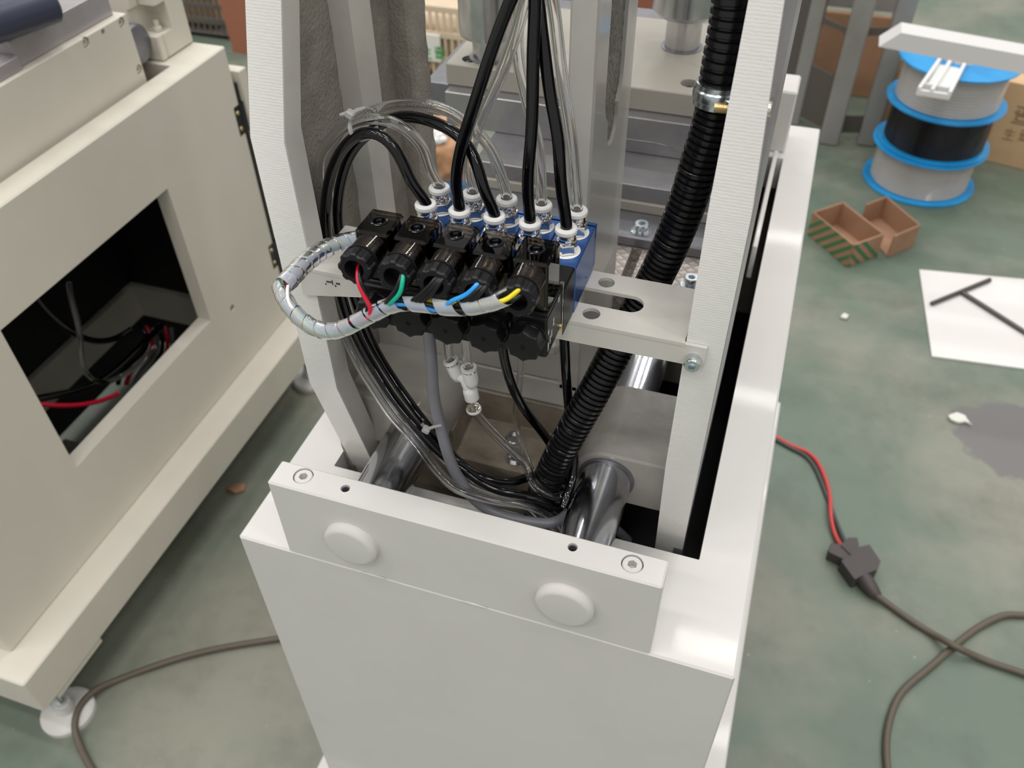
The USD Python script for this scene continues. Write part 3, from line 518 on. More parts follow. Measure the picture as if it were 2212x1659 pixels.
# ================================================================ spiral wrap with its wires
WPA = [(604, 606, .024), (606, 622, .017), (614, 642, .010), (630, 668, .004), (650, 689, .001), (674, 705, -.001), (705, 715, -.003), (741, 710, -.003), (777, 693, -.002), (813, 674, -.001), (858, 656, 0), (900, 655, .0), (940, 660, 0), (986, 664, 0), (1033, 660, 0), (1078, 648, 0), (1106, 634, .001)]
WPB = [(785, 520, .082), (745, 523, .072), (705, 537, .060), (677, 554, .047), (654, 573, .035), (634, 594, .025), (612, 616, .016)]
NZ = .2668
class Wrap:
    def __init__(self, L, n=700):
        self.p = spline(pathy(L), n); self.l = np.r_[0, np.cumsum(np.linalg.norm(np.diff(self.p, axis=0), axis=1))]; self.t, self.N, self.B = frames(self.p); self.L = self.l[-1]
    def on(self, s, ang, r):
        g = lambda A: np.stack([np.interp(s, self.l, A[:, k]) for k in range(3)], -1)
        return g(self.p) + np.asarray(r)[..., None] * (np.cos(ang)[..., None] * g(self.N) + np.sin(ang)[..., None] * g(self.B))
    def band(self, parent, WR, pw, end_turn=False):
        V, F, rows, s0, a0, nv, K = [], [], [], 0.0, 0.0, 5, 28
        while s0 < self.L - .006: pitch, wd = pw(s0 / self.L); rows.append((s0, a0, wd)); s0 += pitch / K; a0 += 2 * math.pi / K
        if end_turn:
            for k in range(K): rows.append((s0, a0, .0058)); a0 += 2 * math.pi / K
        for rad in (WR, WR - .0005):
            for s, a_, wd in rows: V.append(self.on(np.clip(s + np.linspace(0, wd, nv), 0, self.L), np.full(nv, a_), np.full(nv, rad) + np.linspace(.0003, -.0001, nv)))
        n_ = len(rows); V = np.vstack(V)
        for k in range(n_ - 1):
            for j in range(nv - 1):
                q = (k * nv + j, k * nv + j + 1, (k + 1) * nv + j + 1, (k + 1) * nv + j); F += [q, tuple(x + n_ * nv for x in q[::-1])]
            for j in (0, nv - 1):
                q = (k * nv + j, (k + 1) * nv + j, (k + 1) * nv + j + n_ * nv, k * nv + j + n_ * nv); F.append(q if j == 0 else q[::-1])
        v, f, _ = meshkit.arrays((V, F)); part(parent, 'spiral_band', trimesh.Trimesh(v, f, process=False), 'spiral_film', True)
WA, WB = Wrap(WPA), Wrap(WPB, 300)
WA.band(thing('spiral_cable_wrap', 'clear plastic spiral wrap gathering the coloured wires in front of the glands', 'cable wrap', WA.p[350]), .0043, lambda f: (.0082, .0074) if f < .40 else (.0100, .0086) if f < .58 else (.0150, .0100) if f < .84 else (.0104, .0100))
WB.band(thing('spiral_cable_wrap', 'wider clear spiral wrap with an open end, turning back over the bracket end', 'cable wrap', WB.p[150]), .0053, lambda f: (.0078, .0070), True)
def share(px, py):
    q = (WA.p - CT) @ CM.T; q = np.stack([1106 + FPX * q[:, 0] / q[:, 2], 829.5 + FPX * q[:, 1] / q[:, 2]], 1); return WA.l[np.argmin(np.hypot(*(q - [px, py]).T))]
def wire(k, col, sj, ang, dx, label, via=None, dz=0):
    """from inside gland k forward and down into the wrap at arc position sj (share of its length), then along it to the far end"""
    x = VX[k] + .0006 + dx; pts = [(x, .019, NZ - .001 + dz)] + ([at(*v) if len(v) == 2 else at(v[0], v[1], y=v[2]) for v in via] if via else [])
    s = np.arange(share(*sj), .02 * WA.L, -.006); q = WA.on(s, ang + s * 60, np.full(len(s), .0019)); s2 = np.arange(WB.L * .90, .01, -.008); q = np.vstack([q, WB.on(s2, ang + s2 * 50, np.full(len(s2), .0022))])
    p = spline(np.vstack([pts, q]), 160)
    one(col + '_wire', sweep(p, .00115, 10), col + '_wire', label, 'wire')
wire(0, 'red', (772, 696), .4, -.0015, 'red wire from the gland nearest the zip tie', [(775, 612, -.001), (787, 640, -.003), (800, 668, -.004), (790, 690, -.004)])
wire(0, 'black', (772, 696), 1.6, .0002, 'black wire twisted with the red wire', [(782, 615, -.001), (792, 640, -.002), (793, 672, -.003), (780, 692, -.003)])
wire(1, 'green', (832, 667), 2.5, .002, 'green wire from the second gland', [(869, 612, -.001), (862, 635, -.003), (842, 657, -.003)])
wire(1, 'black', (832, 667), 3.6, -.0006, 'black wire running beside the green wire', [(862, 610, -.001), (850, 634, -.003), (834, 655, -.002)])
for j, (dx, a_) in enumerate(((-.001, .2), (.0006, 4.4), (.0022, 5.2))): wire(2, 'black', (878, 656), a_, dx, ('upper', 'middle', 'lower')[j] + ' of the three black wires leaving the middle gland', [(930 + 7 * j, 615 + 2 * j, -.001), (908 + 7 * j, 636 + 4 * j, -.002), (893 + 4 * j, 648 + 3 * j, -.002)])
wire(3, 'blue', (948, 661), 5.9, -.0012, 'bright blue wire from the fourth gland', [(1022, 624, .0), (1000, 640, -.001), (975, 651, -.002)])
for j, (dx, a_) in enumerate(((.0004, 1.0), (.0020, 2.0))): wire(3, 'black', (962, 663), a_, dx, ('upper', 'lower')[j] + ' black wire beside the bright blue wire', [(1026 + 9 * j, 633 + 3 * j, -.001), (1004 + 10 * j, 650 + 3 * j, -.001), (985 + 10 * j, 660, -.001)])
wire(4, 'yellow', (1092, 641), 3.0, -.0012, 'yellow wire from the gland at the end of the row', [(1114, 632, .001), (1104, 640, .000)])
wire(4, 'black', (1092, 641), 4.6, .0010, 'black wire beside the yellow wire', [(1118, 642, .001), (1104, 648, .000)])
one('white_wire', sweep(spline([at(622, 618, y=.014), at(621, 632, y=.009), at(624, 652, y=.004), at(634, 668, y=.002)], 20), .0009, 8), 'white_wire', 'short white wire end showing at the bend of the spiral wrap', 'wire')

# ================================================================ press table behind the carriage
pt = thing('press_table', 'stepped steel press table behind the carriage with a tan top plate', 'press table', (.176, .5, -.04))
def holes(m, pts, z, r=.0085, dp=.009): return cut(m, *[cyl(r, (at(px, py, z=z)[0], at(px, py, z=z)[1], z - dp), (at(px, py, z=z)[0], at(px, py, z=z)[1], z + .02), 36) for px, py in pts])
TH = [(1017, 127), (1490, 180)]
part(pt, 'tan_plate', holes(cbox(-.0035, .288, .45, at(1385, 36, z=.168)[1], .1467, .168, .001), TH, .168), 'tan_paint')
for px, py in TH: q = at(px, py, z=.168); part(pt, 'recessed_screw', cut(cyl(.0062, (q[0], q[1], .1592), (q[0], q[1], .1645), 30, .0006), hexa(.0032, (q[0], q[1], .161), (q[0], q[1], .17))), 'steel_dark')
part(pt, 'steel_plate', cbox(-.027, .288, .452, .70, .1118, .1465, .0008), 'steel_dark'); part(pt, 'steel_plate', cbox(.000, .288, .4356, .4518, .1118, .1466, .0008), 'steel_ground')
part(pt, 'steel_plate', cbox(.050, .292, .3789, .70, .0963, .1117, .0006), 'steel_ground'); part(pt, 'steel_plate', cbox(.050, .292, .3757, .70, .0867, .0962, .0006), 'tan_paint')
part(pt, 'steel_plate', cbox(.060, .292, .3363, .70, .0756, .0866, .0015), 'steel_dark')
part(pt, 'hatched_bed', cut(cbox(.060, .302, .2840, .70, .0400, .0755, .0008), cbox(.2120, .2212, .20, .336, .06, .1, .0005)), 'hatched_steel')
part(pt, 'bed_block', cbox(.065, .30, .30, .69, -.04, .0399, .001), 'tan_paint'); part(pt, 'bed_support', cbox(.0362, .302, .60, .6768, -.3, .0755, .001), 'tan_paint')
q = at(1385, 498, z=.0866); cap_screw(pt, (q[0], q[1], .0866), (0, 0, 1), .0068, .0075, name='bed_screw', washer=.0095)
q = at(1446, 428, z=.0962); cap_screw(pt, (q[0], q[1], .0962), (0, 0, 1), .0062, .0085, 'steel_dark', name='bed_screw')
q = at(1492, 614, z=.0755); cap_screw(pt, (q[0], q[1], .0755), (0, 0, 1), .0062, .0075, name='bed_screw', washer=.009)
pts_ = [at(px, py, y=.4351) for px, py in [(1345, 298), (1400, 306), (1430, 312), (1453, 322), (1470, 333), (1490, 342), (1520, 345)]]
part(pt, 'seam_line', sweep(spline(pts_, 30), .0005, 6), 'steel_bright')
def post(px, py, z0, label, rb):
    q = at(px, py, z=.168); g = thing('guide_post', label, 'guide post', (q[0], q[1], .168))
    part(g, 'post_shaft', cyl(.0172, (q[0], q[1], .1681), (q[0], q[1], z0 + .01), 48), 'steel_bright'); part(g, 'post_foot_ring', lathe([(.0172, 0), (.0205, 0), (.0205, .0006), (.0172, .0010)], (q[0], q[1], .1681), n=48), 'steel_dark')
    part(g, 'bush', lathe([(.0172, 0), (.0285, 0), (rb, .0045), (rb, .2)], (q[0], q[1], z0), n=64), 'steel_bright')
post(1473, 100, .2005, 'thick round steel post with bush standing beside the corrugated hose', .0325); post(1060, 122, .1915, 'thick round steel post with bush behind the rising air tubes', .0290)

# ================================================================ second cabinet beside it, partly in the picture
lx0, lx1, ly0, ly1 = -.857, -.497, .038, .776
lc = thing('machine_cabinet', 'second cream machine cabinet with a square opening in its side and dark cables inside', 'cabinet', ((lx0 + lx1) / 2, (ly0 + ly1) / 2, FLOOR))
wy0, wy1, wz0, wz1 = .2422, .571, -.366, -.1236
shell = cut(cbox(lx0, lx1, ly0, ly1, PZ, 0, .002), cbox(lx0 + .003, lx1 - .024, ly0 + .003, ly1 - .003, PZ - .1, -.030, 0), cbox(lx0 + .036, lx1 - .036, ly0 + .0826, ly1 - .085, -.2, .1, .0005),
            cbox(lx1 - .05, lx1 + .05, wy0, wy1, wz0, wz1, .0002), cyl(.006, (lx1 - .05, .628, -.3835), (lx1 + .05, .628, -.3835), 20))
part(lc, 'cabinet_body', shell, 'machine_paint')
part(lc, 'plinth', cut(cbox(lx0 - .047, -.450, .004, ly1 + .047, PB, PZ, .002), cbox(lx0 + .02, lx1 - .02, ly0 + .02, ly1 - .02, PB - .1, PZ + .1, 0)), 'machine_paint')
part(lc, 'added_shade_plate', cbox(lx0 + .0035, lx0 + .007, ly0 + .004, ly1 - .004, -.66, -.032, .0002), 'black_matt'); part(lc, 'added_shade_plate', cbox(lx0 + .008, lx1 - .025, ly1 - .0075, ly1 - .0035, -.66, -.032, .0002), 'black_matt'); part(lc, 'added_shade_plate', cbox(lx0 + .008, lx1 - .025, ly0 + .0035, ly0 + .0075, -.66, -.032, .0002), 'black_matt')  # black plates added to shut light out and darken the interior
part(lc, 'added_shade_plate', cbox(lx0 + .037, lx1 - .037, .652, .690, -.060, -.056, .0002), 'black_matt')  # black sheet added under the opening so the gap above reads as shade
part(lc, 'foot_bracket', cbox(-.47, -.452, .03, .12, PB - .012, PB, .001), 'machine_paint')
for x in (-.4856, lx0 + .0): [foot(lc, x, y) for y in (.0416, ly1)]
dr = part(lc, 'rear_door', cbox(lx0, lx1 + .006, ly1 + .010, ly1 + .030, -.50, -.043, .001), 'machine_paint')
for z in (-.1145, -.372):
    h_ = part(lc, 'hinge', J(cbox(-.5065, -.4965, ly1 - .0160, ly1 - .001, z - .024, z + .024, .0006), cbox(-.5000, -.4955, ly1 - .002, ly1 + .026, z - .024, z + .024, .0006)), 'black_gloss')
    for dz in (-.013, .013): part(h_, 'hinge_screw', lathe([(.0036, 0), (.0032, .001), (.0016, .0018), (0, .0018)], (-.4966, ly1 - .009, z + dz), (1, 0, 0), 20), 'brass')
part(lc, 'door_gap_fill', cbox(lx0 + .01, lx1 - .001, ly1 + .001, ly1 + .009, -.48, -.06, .0005), 'black_matt')  # black filler that draws the dark line between cabinet back and door
# what stands on it: cover beam, steel blocks, casting
cv = thing('cover_beam', 'long cream cover beam with recessed screws lying in the top of the side cabinet', 'cover', (-.67, .38, -.03))
bp = [at(px, py, x=-.54) for px, py in [(262, 45), (185, 88), (300, 147)]]; bs = at(222, 65, x=-.54)
cb = cut(join(cbox(-.80, -.54, .125, .645, -.03, .09, .0012), cbox(-.815, -.5345, .122, .650, -.029, -.010, .001)), *[cyl(.0066, (-.548, q[1], q[2] - .002), (-.5, q[1], q[2] - .002), 24) for q in bp], cyl(.0034, (-.55, bs[1], bs[2] - .002), (-.5, bs[1], bs[2] - .002), 18))  # wider lower flange is added to keep light out of the cabinet
part(cv, 'beam_body', cb, 'machine_paint')
for q in bp: part(cv, 'recessed_screw', cut(cyl(.0052, (-.549, q[1], q[2] - .002), (-.5425, q[1], q[2] - .002), 24, .0006), hexa(.0026, (-.545, q[1], q[2] - .002), (-.53, q[1], q[2] - .002))), 'machine_paint')
tool = thing('steel_tooling', 'stack of pale ground steel blocks on the cream cover beam', 'tooling', (-.65, .48, .09))
part(tool, 'steel_block', cbox(-.80, -.552, .46, .635, .0902, .1220, .0008), 'tool_steel'); part(tool, 'steel_block', cbox(-.66, -.546, .405, .4595, .0902, .1060, .0008), 'tool_steel'); part(tool, 'steel_block', cbox(-.70, -.5545, .150, .4049, .0902, .1120, .0008), 'steel_ground')
part(tool, 'steel_pin', cyl(.016, (-.575, .385, .1121), (-.578, .380, .15), 30, .001), 'tool_steel')
part(tool, 'dark_roller', cyl(.021, at(-45, 62, z=.1435), at(112, 8, z=.1435), 40, .002), 'steel_navy')
ca = thing('corner_casting', 'cream corner casting with a bolt in its pocket on the side cabinet top', 'casting', (-.57, .745, 0))
cx = -.5485; pocket = cbox(cx - .030, cx + .03, .60, .735, .035, .0745, .001)
part(ca, 'casting_body', cut(join(cbox(-.64, cx, .712, .775, .0005, .13, .003), cbox(-.64, cx - .001, .700, .7125, .0005, .04, .002), cbox(-.64, cx - .026, .690, .7125, .0005, .13, .003)), pocket), 'machine_paint')
part(ca, 'pocket_bolt', J(cyl(.0058, (cx - .014, .722, .0351), (cx - .014, .722, .042), 24, .001), cyl(.0036, (cx - .014, .722, .041), (cx - .014, .722, .050), 16)), 'machine_paint')
one('dark_shaft_end', cyl(.028, (-.66, .675, .033), (-.562, .675, .033), 40, .003), 'steel_dark', 'dark round shaft end between the cover beam and the corner casting', 'shaft')
# cables seen through the side opening
def inside(L, r, m, label, cat='cable', name='loose_cable'):
    one(name, sweep(spline([at(px, py, x=xx) for px, py, xx in L], 50), r, 12), m, label, cat)
inside([(60, 868, -.60), (130, 852, -.60), (200, 832, -.60), (262, 790, -.60), (310, 742, -.60), (350, 705, -.60)], .0055, 'black_tube', 'thick black cable crossing inside the side opening')
inside([(75, 640, -.66), (120, 690, -.65), (170, 725, -.64), (235, 735, -.64), (285, 710, -.63)], .005, 'black_tube', 'black cable sagging at the top of the side opening')
inside([(85, 872, -.58), (140, 876, -.58), (200, 870, -.58), (255, 850, -.58)], .0035, 'red_wire', 'dull red cable low in the side opening')
inside([(150, 610, -.62), (158, 660, -.61), (172, 720, -.60), (180, 790, -.59), (200, 820, -.59), (240, 822, -.59), (290, 795, -.58), (335, 750, -.58)], .004, 'clear_tube', 'clear tube hanging inside the side opening', 'tube', 'clear_air_tube')
for k in range(6): inside([(300 + 14 * k, 700 + 4 * (k % 3), -.70), (318 + 11 * k, 740 + 3 * k, -.68), (290 + 16 * k, 780, -.66), (255 + 18 * k, 830, -.64)], .004, ('black_tube', 'red_wire', 'grey_pvc')[k % 3], ('first black', 'first red', 'first grey', 'second black', 'second red', 'second grey')[k] + ' cable of the bunch at the far corner of the side opening')
one('power_supply_box', cbox(-.80, -.66, .22, .45, FLOOR + .001, FLOOR + .06, .002), 'grey_steel_paint', 'grey flat box on the floor seen through the side opening', 'box')

# ================================================================ things on the floor
def fpath(L, r, z0=FLOOR): return spline([at(px, py, z=z0 + r + (e[0] if e else 0)) for px, py, *e in L], 120)
one('floor_cable', sweep(fpath([(1180, 1330), (960, 1330), (820, 1340), (690, 1364), (599, 1380), (521, 1392), (423, 1412), (325, 1442), (244, 1473), (205, 1492, .010), (178, 1518, .0125), (163, 1551, .0125), (163, 1582, .006), (176, 1620), (195, 1656), (225, 1710)], .0048), .0048, 12), 'brown_cable', 'brown cable on the floor crossing the round levelling foot', 'cable')
one('floor_cable', sweep(fpath([(1893, 1286, .006), (1930, 1313), (1977, 1346), (2020, 1372, .002), (2059, 1394, .0125), (2100, 1414, .004), (2146, 1433), (2212, 1455), (2330, 1490), (2420, 1440), (2400, 1360), (2310, 1330), (2212, 1329), (2179, 1328), (2121, 1351), (2062, 1395), (1996, 1452), (1948, 1496), (1925, 1544), (1915, 1597), (1917, 1659), (1930, 1740)], .0052), .0052, 12), 'brown_cable', 'brown cable looping over itself on the floor beside the black plug', 'cable')
one('red_lead', sweep(fpath([(1640, 938), (1676, 944), (1707, 961), (1746, 978), (1775, 1014, .003), (1792, 1067, .004), (1794, 1101, .008), (1799, 1139, .004), (1822, 1184, .010)], .0035), .0035, 10), 'red_lead', 'red lead from the cabinet foot to the black plug on the floor', 'wire')
one('black_lead', sweep(fpath([(1640, 943), (1674, 949), (1705, 966), (1741, 986), (1768, 1026), (1788, 1077), (1804, 1120), (1828, 1178, .010)], .0035), .0035, 10), 'black_lead', 'black lead running beside the red lead on the floor', 'wire')
pg = thing('cable_plug', 'black two-way cable plug lying on the floor between the leads and brown cable', 'plug', at(1850, 1225, z=FLOOR))
def fpoly(L, z=FLOOR): return Polygon([at(px, py, z=z)[:2] for px, py in L])
part(pg, 'plug_body', prism_z(fpoly([(1812, 1232), (1830, 1222), (1838, 1206), (1868, 1199), (1890, 1232), (1884, 1248), (1862, 1256), (1838, 1268)]).buffer(.002), FLOOR, FLOOR + .026), 'dark_plug'); part(pg, 'socket_arm', prism_z(fpoly([(1786, 1208), (1790, 1192), (1832, 1200), (1840, 1212), (1822, 1226)]).buffer(.002), FLOOR, FLOOR + .022), 'dark_plug')
part(pg, 'lead_arm', prism_z(fpoly([(1812, 1196), (1826, 1182), (1842, 1182), (1846, 1206), (1830, 1214)]).buffer(.002), FLOOR, FLOOR + .024), 'dark_plug')
part(pg, 'cable_boot', sweep(np.array([at(1862, 1246, z=FLOOR + .013), at(1876, 1264, z=FLOOR + .012), at(1888, 1280, z=FLOOR + .010), at(1898, 1290, z=FLOOR + .008)]), [.0135, .0125, .0105, .0065], 20), 'dark_plug')
one('white_board', prism_z(fpoly([(1985, 585), (2212, 606), (2330, 617), (2400, 822), (2212, 799), (2012, 772)]), FLOOR, FLOOR + .004), 'white_panel', 'thin white board lying on the floor under the T-handle key', 'board')
tk = thing('hex_key', 'dark T-handle hex key lying on the white board', 'hex key', at(2080, 632, z=FLOOR + .004)); zz = FLOOR + .0092
part(tk, 'handle_bar', cyl(.005, at(2012, 656, z=zz), at(2139, 604, z=zz), 12, .001), 'key_steel'); part(tk, 'key_shaft', cyl(.005, at(2079, 632, z=zz), at(2300, 772, z=zz), 12, .001), 'key_steel')
def scrap(L, label, m='paper', h=.006, name='paper_scrap'):
    p = fpoly(L); g = rough(trimesh.Trimesh(*trimesh.remesh.subdivide_to_size(*(lambda q: (q.vertices, q.faces))(prism_z(p, FLOOR + .001, FLOOR + .001 + h)), .008)), .006, 60, .008); g.vertices[:, 2] = np.maximum(g.vertices[:, 2], FLOOR + .0003); one(name, g, m, label, 'scrap', smooth=True)
scrap([(2045, 903), (2064, 896), (2082, 902), (2098, 922), (2084, 915), (2070, 917), (2052, 911)], 'crumpled white paper scrap beside the dark worn floor patch')
scrap([(1815, 688), (1822, 680), (1832, 684), (1828, 692)], 'tiny white paper scrap on bare floor between carton and cabinet', 'paper', .004)
scrap([(492, 1060), (505, 1050), (531, 1050), (528, 1062), (508, 1070)], 'small brown scrap on the floor between the two cabinets', 'cardboard', .006, 'leaf_scrap')

# three reels of tube
rc = at(1981, 388, z=FLOOR); RH = .1103
ordr = [('bottom', 'clear'), ('middle', 'black'), ('top', 'clear')]
for k, (w, colr) in enumerate(ordr):
    z = FLOOR + .0005 + k * RH + (0 if k == 0 else .0004 * k); rx, ry = rc[0] + (0, .004, .001)[k], rc[1] + (0, .003, -.002)[k]
    t = thing('tube_reel', '%s reel of the stack on the floor, %s tube between blue flanges' % (w, colr), 'reel', (rx, ry, z), 'stacked tube reels')
    fr = .139 if k != 1 else .134; fl_ = lathe([(.052, 0), (fr - .002, 0), (fr, .001), (fr, .0045), (fr - .002, .0055), (.052, .0055)], (rx, ry, z), n=80)
    part(t, 'flange', cut(fl_, cyl(.05, (rx, ry, z - .01), (rx, ry, z + .02), 40)), 'reel_blue'); part(t, 'flange', cut(mv(fl_, 0, 0, RH - .0056), cyl(.05, (rx, ry, z + .09), (rx, ry, z + .13), 40)), 'reel_blue')
    pr = [(.06, .0056)]
    for j in range(13):
        for q in range(5): a_ = math.pi * (q + .5) / 5; pr.append((.1165 + .0037 * math.sin(a_), .0060 + .00757 * (j + .5) - .0037 * math.cos(a_)))
    part(t, 'wound_tube', lathe(pr + [(.06, RH - .0057)], (rx, ry, z), n=96), 'coil_clear' if colr == 'clear' else 'black_gloss')
    part(t, 'hub', cut(cyl(.0515, (rx, ry, z + .0002), (rx, ry, z + RH - .0005), 48), cyl(.020, (rx, ry, z - .01), (rx, ry, z + .2), 30)), 'hub_grey')
    if k == 2: part(t, 'hub_mark', J(*[cbox(rx + .022 + .008 * q, rx + .027 + .008 * q, ry - .008 + .004 * (q % 2), ry + .010, z + RH - .0004, z + RH - .0001, .00005) for q in range(3)]), 'reel_print')
zt = FLOOR + 3 * RH + .0022
wc = thing('plastic_bracket', 'white slotted plastic bracket lying across the top reel', 'bracket', at(2040, 175, z=zt))
U = [at(2030, 131, z=zt), at(2084, 147, z=zt), at(2050, 216, z=zt), at(1978, 205, z=zt)]
def lerp(a, b): return (U[0] * (1 - a) + U[1] * a) * (1 - b) + (U[3] * (1 - a) + U[2] * a) * b
def bar3(a0, b0, a1, b1, w, h0, h1): p = lerp(a0, b0)[:2]; q = lerp(a1, b1)[:2]; return prism_z(LineString([p, q]).buffer(w, cap_style=2), zt + h0, zt + h1)
for a_ in (.04, .42, .95): part(wc, 'rail', bar3(a_, -.35, a_, 1, .0035, .001, .018), 'white_plastic')
part(wc, 'web_plate', bar3(.5, .12, .5, .72, .024, .0002, .004), 'white_plastic'); part(wc, 'end_plate', bar3(0, .985, 1, .985, .004, .0002, .012), 'white_plastic'); part(wc, 'cross_bar', bar3(0, .80, 1, .80, .0035, .0002, .012), 'white_plastic')
# small torn open cartons
cbA = thing('small_carton', 'small open brown carton with green diagonal stripes beside the cabinet', 'carton', at(1830, 560, z=FLOOR)); cbB = thing('small_carton', 'plain brown half of the small open carton, under the reels', 'carton', at(1930, 500, z=FLOOR))
def quadbox(parent, base, h, m, stripes=0, th=.0022, skip=()):
    b = [np.array(q) for q in base]; n = len(b)
    for i in range(n):
        if i in skip: continue
        p, q = b[i], b[(i + 1) % n]; o_ = np.array([(p + q)[1] * 0, 0, 0]); w = LineString([p[:2], q[:2]]).buffer(th, cap_style=2); hh = h[i] if hasattr(h, '__len__') else h
        part(parent, 'side_wall', prism_z(w, FLOOR + .001, FLOOR + hh), m)
        if stripes and i in stripes:
            L = np.linalg.norm(q - p); d = (q - p) / L; nrm = np.array([d[1], -d[0], 0]); mid = sum(b) / n; nrm *= 1 if nrm.dot((p + q) / 2 - mid) > 0 else -1
            for k in range(-1, int(L / .028) + 1):
                poly = Polygon([(k * .028, 0), (k * .028 + .013, 0), (k * .028 + .013 + stripes[i] * hh, hh - .001), (k * .028 + stripes[i] * hh, hh - .001)]).intersection(sbox(0, 0, L, hh - .001))
                if poly.is_empty or poly.area < 1e-6: continue
                g = extr(poly, .0004); v = g.vertices.copy(); g.vertices = p + d * v[:, :1] + nrm * (th + .0001 + v[:, 2:]) + np.array([0, 0, .0015]) * 1 + np.array([0, 0, 1.]) * v[:, 1:2]; g.fix_normals(); part(parent, 'green_stripe', g, 'green_print')
    part(parent, 'bottom', prism_z(Polygon([q[:2] for q in b]), FLOOR + .0005, FLOOR + .003), m)
q1, q2, q3 = at(1745, 506, z=FLOOR), at(1829, 577, z=FLOOR), at(1893, 553, z=FLOOR); q4 = q1 + (q3 - q2) * 1.0; quadbox(cbA, [q1, q2, q3, q4], .062, 'cardboard', {0: 1.0, 1: -1.0})
r1, r2, r3 = at(1906, 548, z=FLOOR), at(1916, 556, z=FLOOR), at(1970, 532, z=FLOOR); r4 = at(1900, 470, z=FLOOR) ; r5 = at(1858, 487, z=FLOOR)
quadbox(cbB, [r2, r3, r4, r5], .06, 'cardboard', 0, .0022, skip=(3,))

# flat carton, frames and beam at the back
bk = thing('flat_carton', 'large tan carton with printed characters standing behind the tube reels', 'carton', (.9, 2.2, FLOOR)); e0, e1 = np.array([.560, 2.195]), np.array([1.25, 2.02]); dn = (e1 - e0) / np.linalg.norm(e1 - e0); nb = np.array([-dn[1], dn[0]])
part(bk, 'carton_body', prism_z(Polygon([e0, e1, e1 + nb * .12, e0 + nb * .12]), FLOOR + .0005, -.462), 'carton_tan')
def strokes(L, s, o, ux, uz, nrm, w=.09, th=.0006):
    out = []
    for x0, y0, x1, y1 in L:
        g = extr(LineString([(x0 * s, y0 * s), (x1 * s, y1 * s)]).buffer(w * s / 2, cap_style=2), th); v = g.vertices.copy(); g.vertices = o + ux * v[:, :1] + uz * v[:, 1:2] + nrm * v[:, 2:]; g.fix_normals(); out.append(g)
    return J(out)
G1 = [(.1, .85, .9, .85), (.5, 1, .5, .5), (.1, .5, .9, .5), (.3, .7, .15, .55), (.7, .7, .85, .55), (.25, .4, .75, .4), (.25, .15, .75, .15), (.25, .4, .25, .15), (.75, .4, .75, .15), (.1, 0, .9, 0)]
G2 = [(.5, 1, .5, 0), (.1, .75, .9, .75), (.15, .42, .85, .42), (.05, 0, .95, 0), (.3, .9, .15, .6)]
dn3, nf = np.array([*dn, 0]), np.array([*(-nb), 0])
for L, px, py, s in ((G1, 2180, 262, .05), (G2, 2163, 298, .03), (G1, 2196, 300, .03)):
    r = ray(px, py); nn = np.array([*nb, 0]); k = (np.array([*e0, 0]) - CT).dot(nn) / r.dot(nn); o = CT + k * r + nf * .0001
    part(bk, 'printed_character', strokes(L, s, o, dn3, np.array([0, 0, 1.]), nf), 'faded_print', False)
fm = thing('steel_stand', 'grey steel stand with slotted side plates and upright posts behind the cabinet', 'stand', (.42, 2.2, FLOOR))
def fpt(px, py): return at(px, py, z=FLOOR)[:2]
P1, P2, P3 = np.array([.335, 2.19]), np.array([.445, 2.10]), np.array([.545, 2.125])
for c_, w in ((P1, .021), (P2, .026), (P3, .024)): part(fm, 'post', cbox(c_[0] - w, c_[0] + w, c_[1] - .02, c_[1] + .03, FLOOR, .25, .004), 'grey_steel_paint')
def plate(a, b, y0, z0, z1, slots, m):
    w = np.linalg.norm(b - a); pl = sbox(0, z0, w, z1)
    for u0, u1, s0, s1 in slots: pl = pl.difference(sbox(u0 * w + .012, s0 + .012, u1 * w - .012, s1 - .012).buffer(.012))
    g = extr(pl, .004); v = g.vertices.copy(); d = np.array([*((b - a) / w), 0]); n_ = np.array([-d[1], d[0], 0]); g.vertices = np.array([*a, 0]) + d * v[:, :1] + np.array([0, 0, 1.]) * v[:, 1:2] + n_ * (v[:, 2:] + y0); return g
part(fm, 'slotted_plate', plate(P1, P2, .0, FLOOR + .03, .25, [(.18, .75, -.50, -.385), (.2, .8, -.37, .2)], None), 'dark_grey_paint'); part(fm, 'slotted_plate', plate(P2, P3, .0, FLOOR + .03, .25, [(.22, .85, -.60, -.38), (.22, .85, -.36, .2)], None), 'dark_grey_paint')
part(fm, 'side_plate', cbox(.16, .315, 2.17, 2.175, FLOOR + .03, .25, .001), 'dark_grey_paint'); part(fm, 'back_plate', cbox(.20, .56, 2.52, 2.53, -.46, .25, .001), 'grey_steel_paint')
one('brown_board', cbox(.25, .58, 2.42, 2.44, FLOOR + .0005, -.44, .002), 'cardboard', 'reddish brown board leaning inside the grey steel stand', 'board')
bm = thing('steel_beam', 'white steel beam with a bevelled end reaching over the tube reels', 'beam', (1.2, 1.52, FLOOR)); y0 = 1.50
q = [at(px, py, y=y0) for px, py in [(1898, 101), (1947, 71), (2212, 119), (2212, 160)]]; sl = (q[2] - q[1]) / (q[2][0] - q[1][0]); sb = (q[3] - q[0]) / (q[3][0] - q[0][0])
pl = [(q[0][0], q[0][2]), (q[1][0], q[1][2]), (1.30, q[1][2] + sl[2] * (1.30 - q[1][0])), (1.30, q[0][2] + sb[2] * (1.30 - q[0][0]))]
part(bm, 'beam_body', prism_y(pl[::-1], y0, y0 + .055), 'beam_white'); part(bm, 'support_post', cbox(1.235, 1.295, y0, y0 + .055, FLOOR, pl[3][1] + .01, .002), 'beam_white')

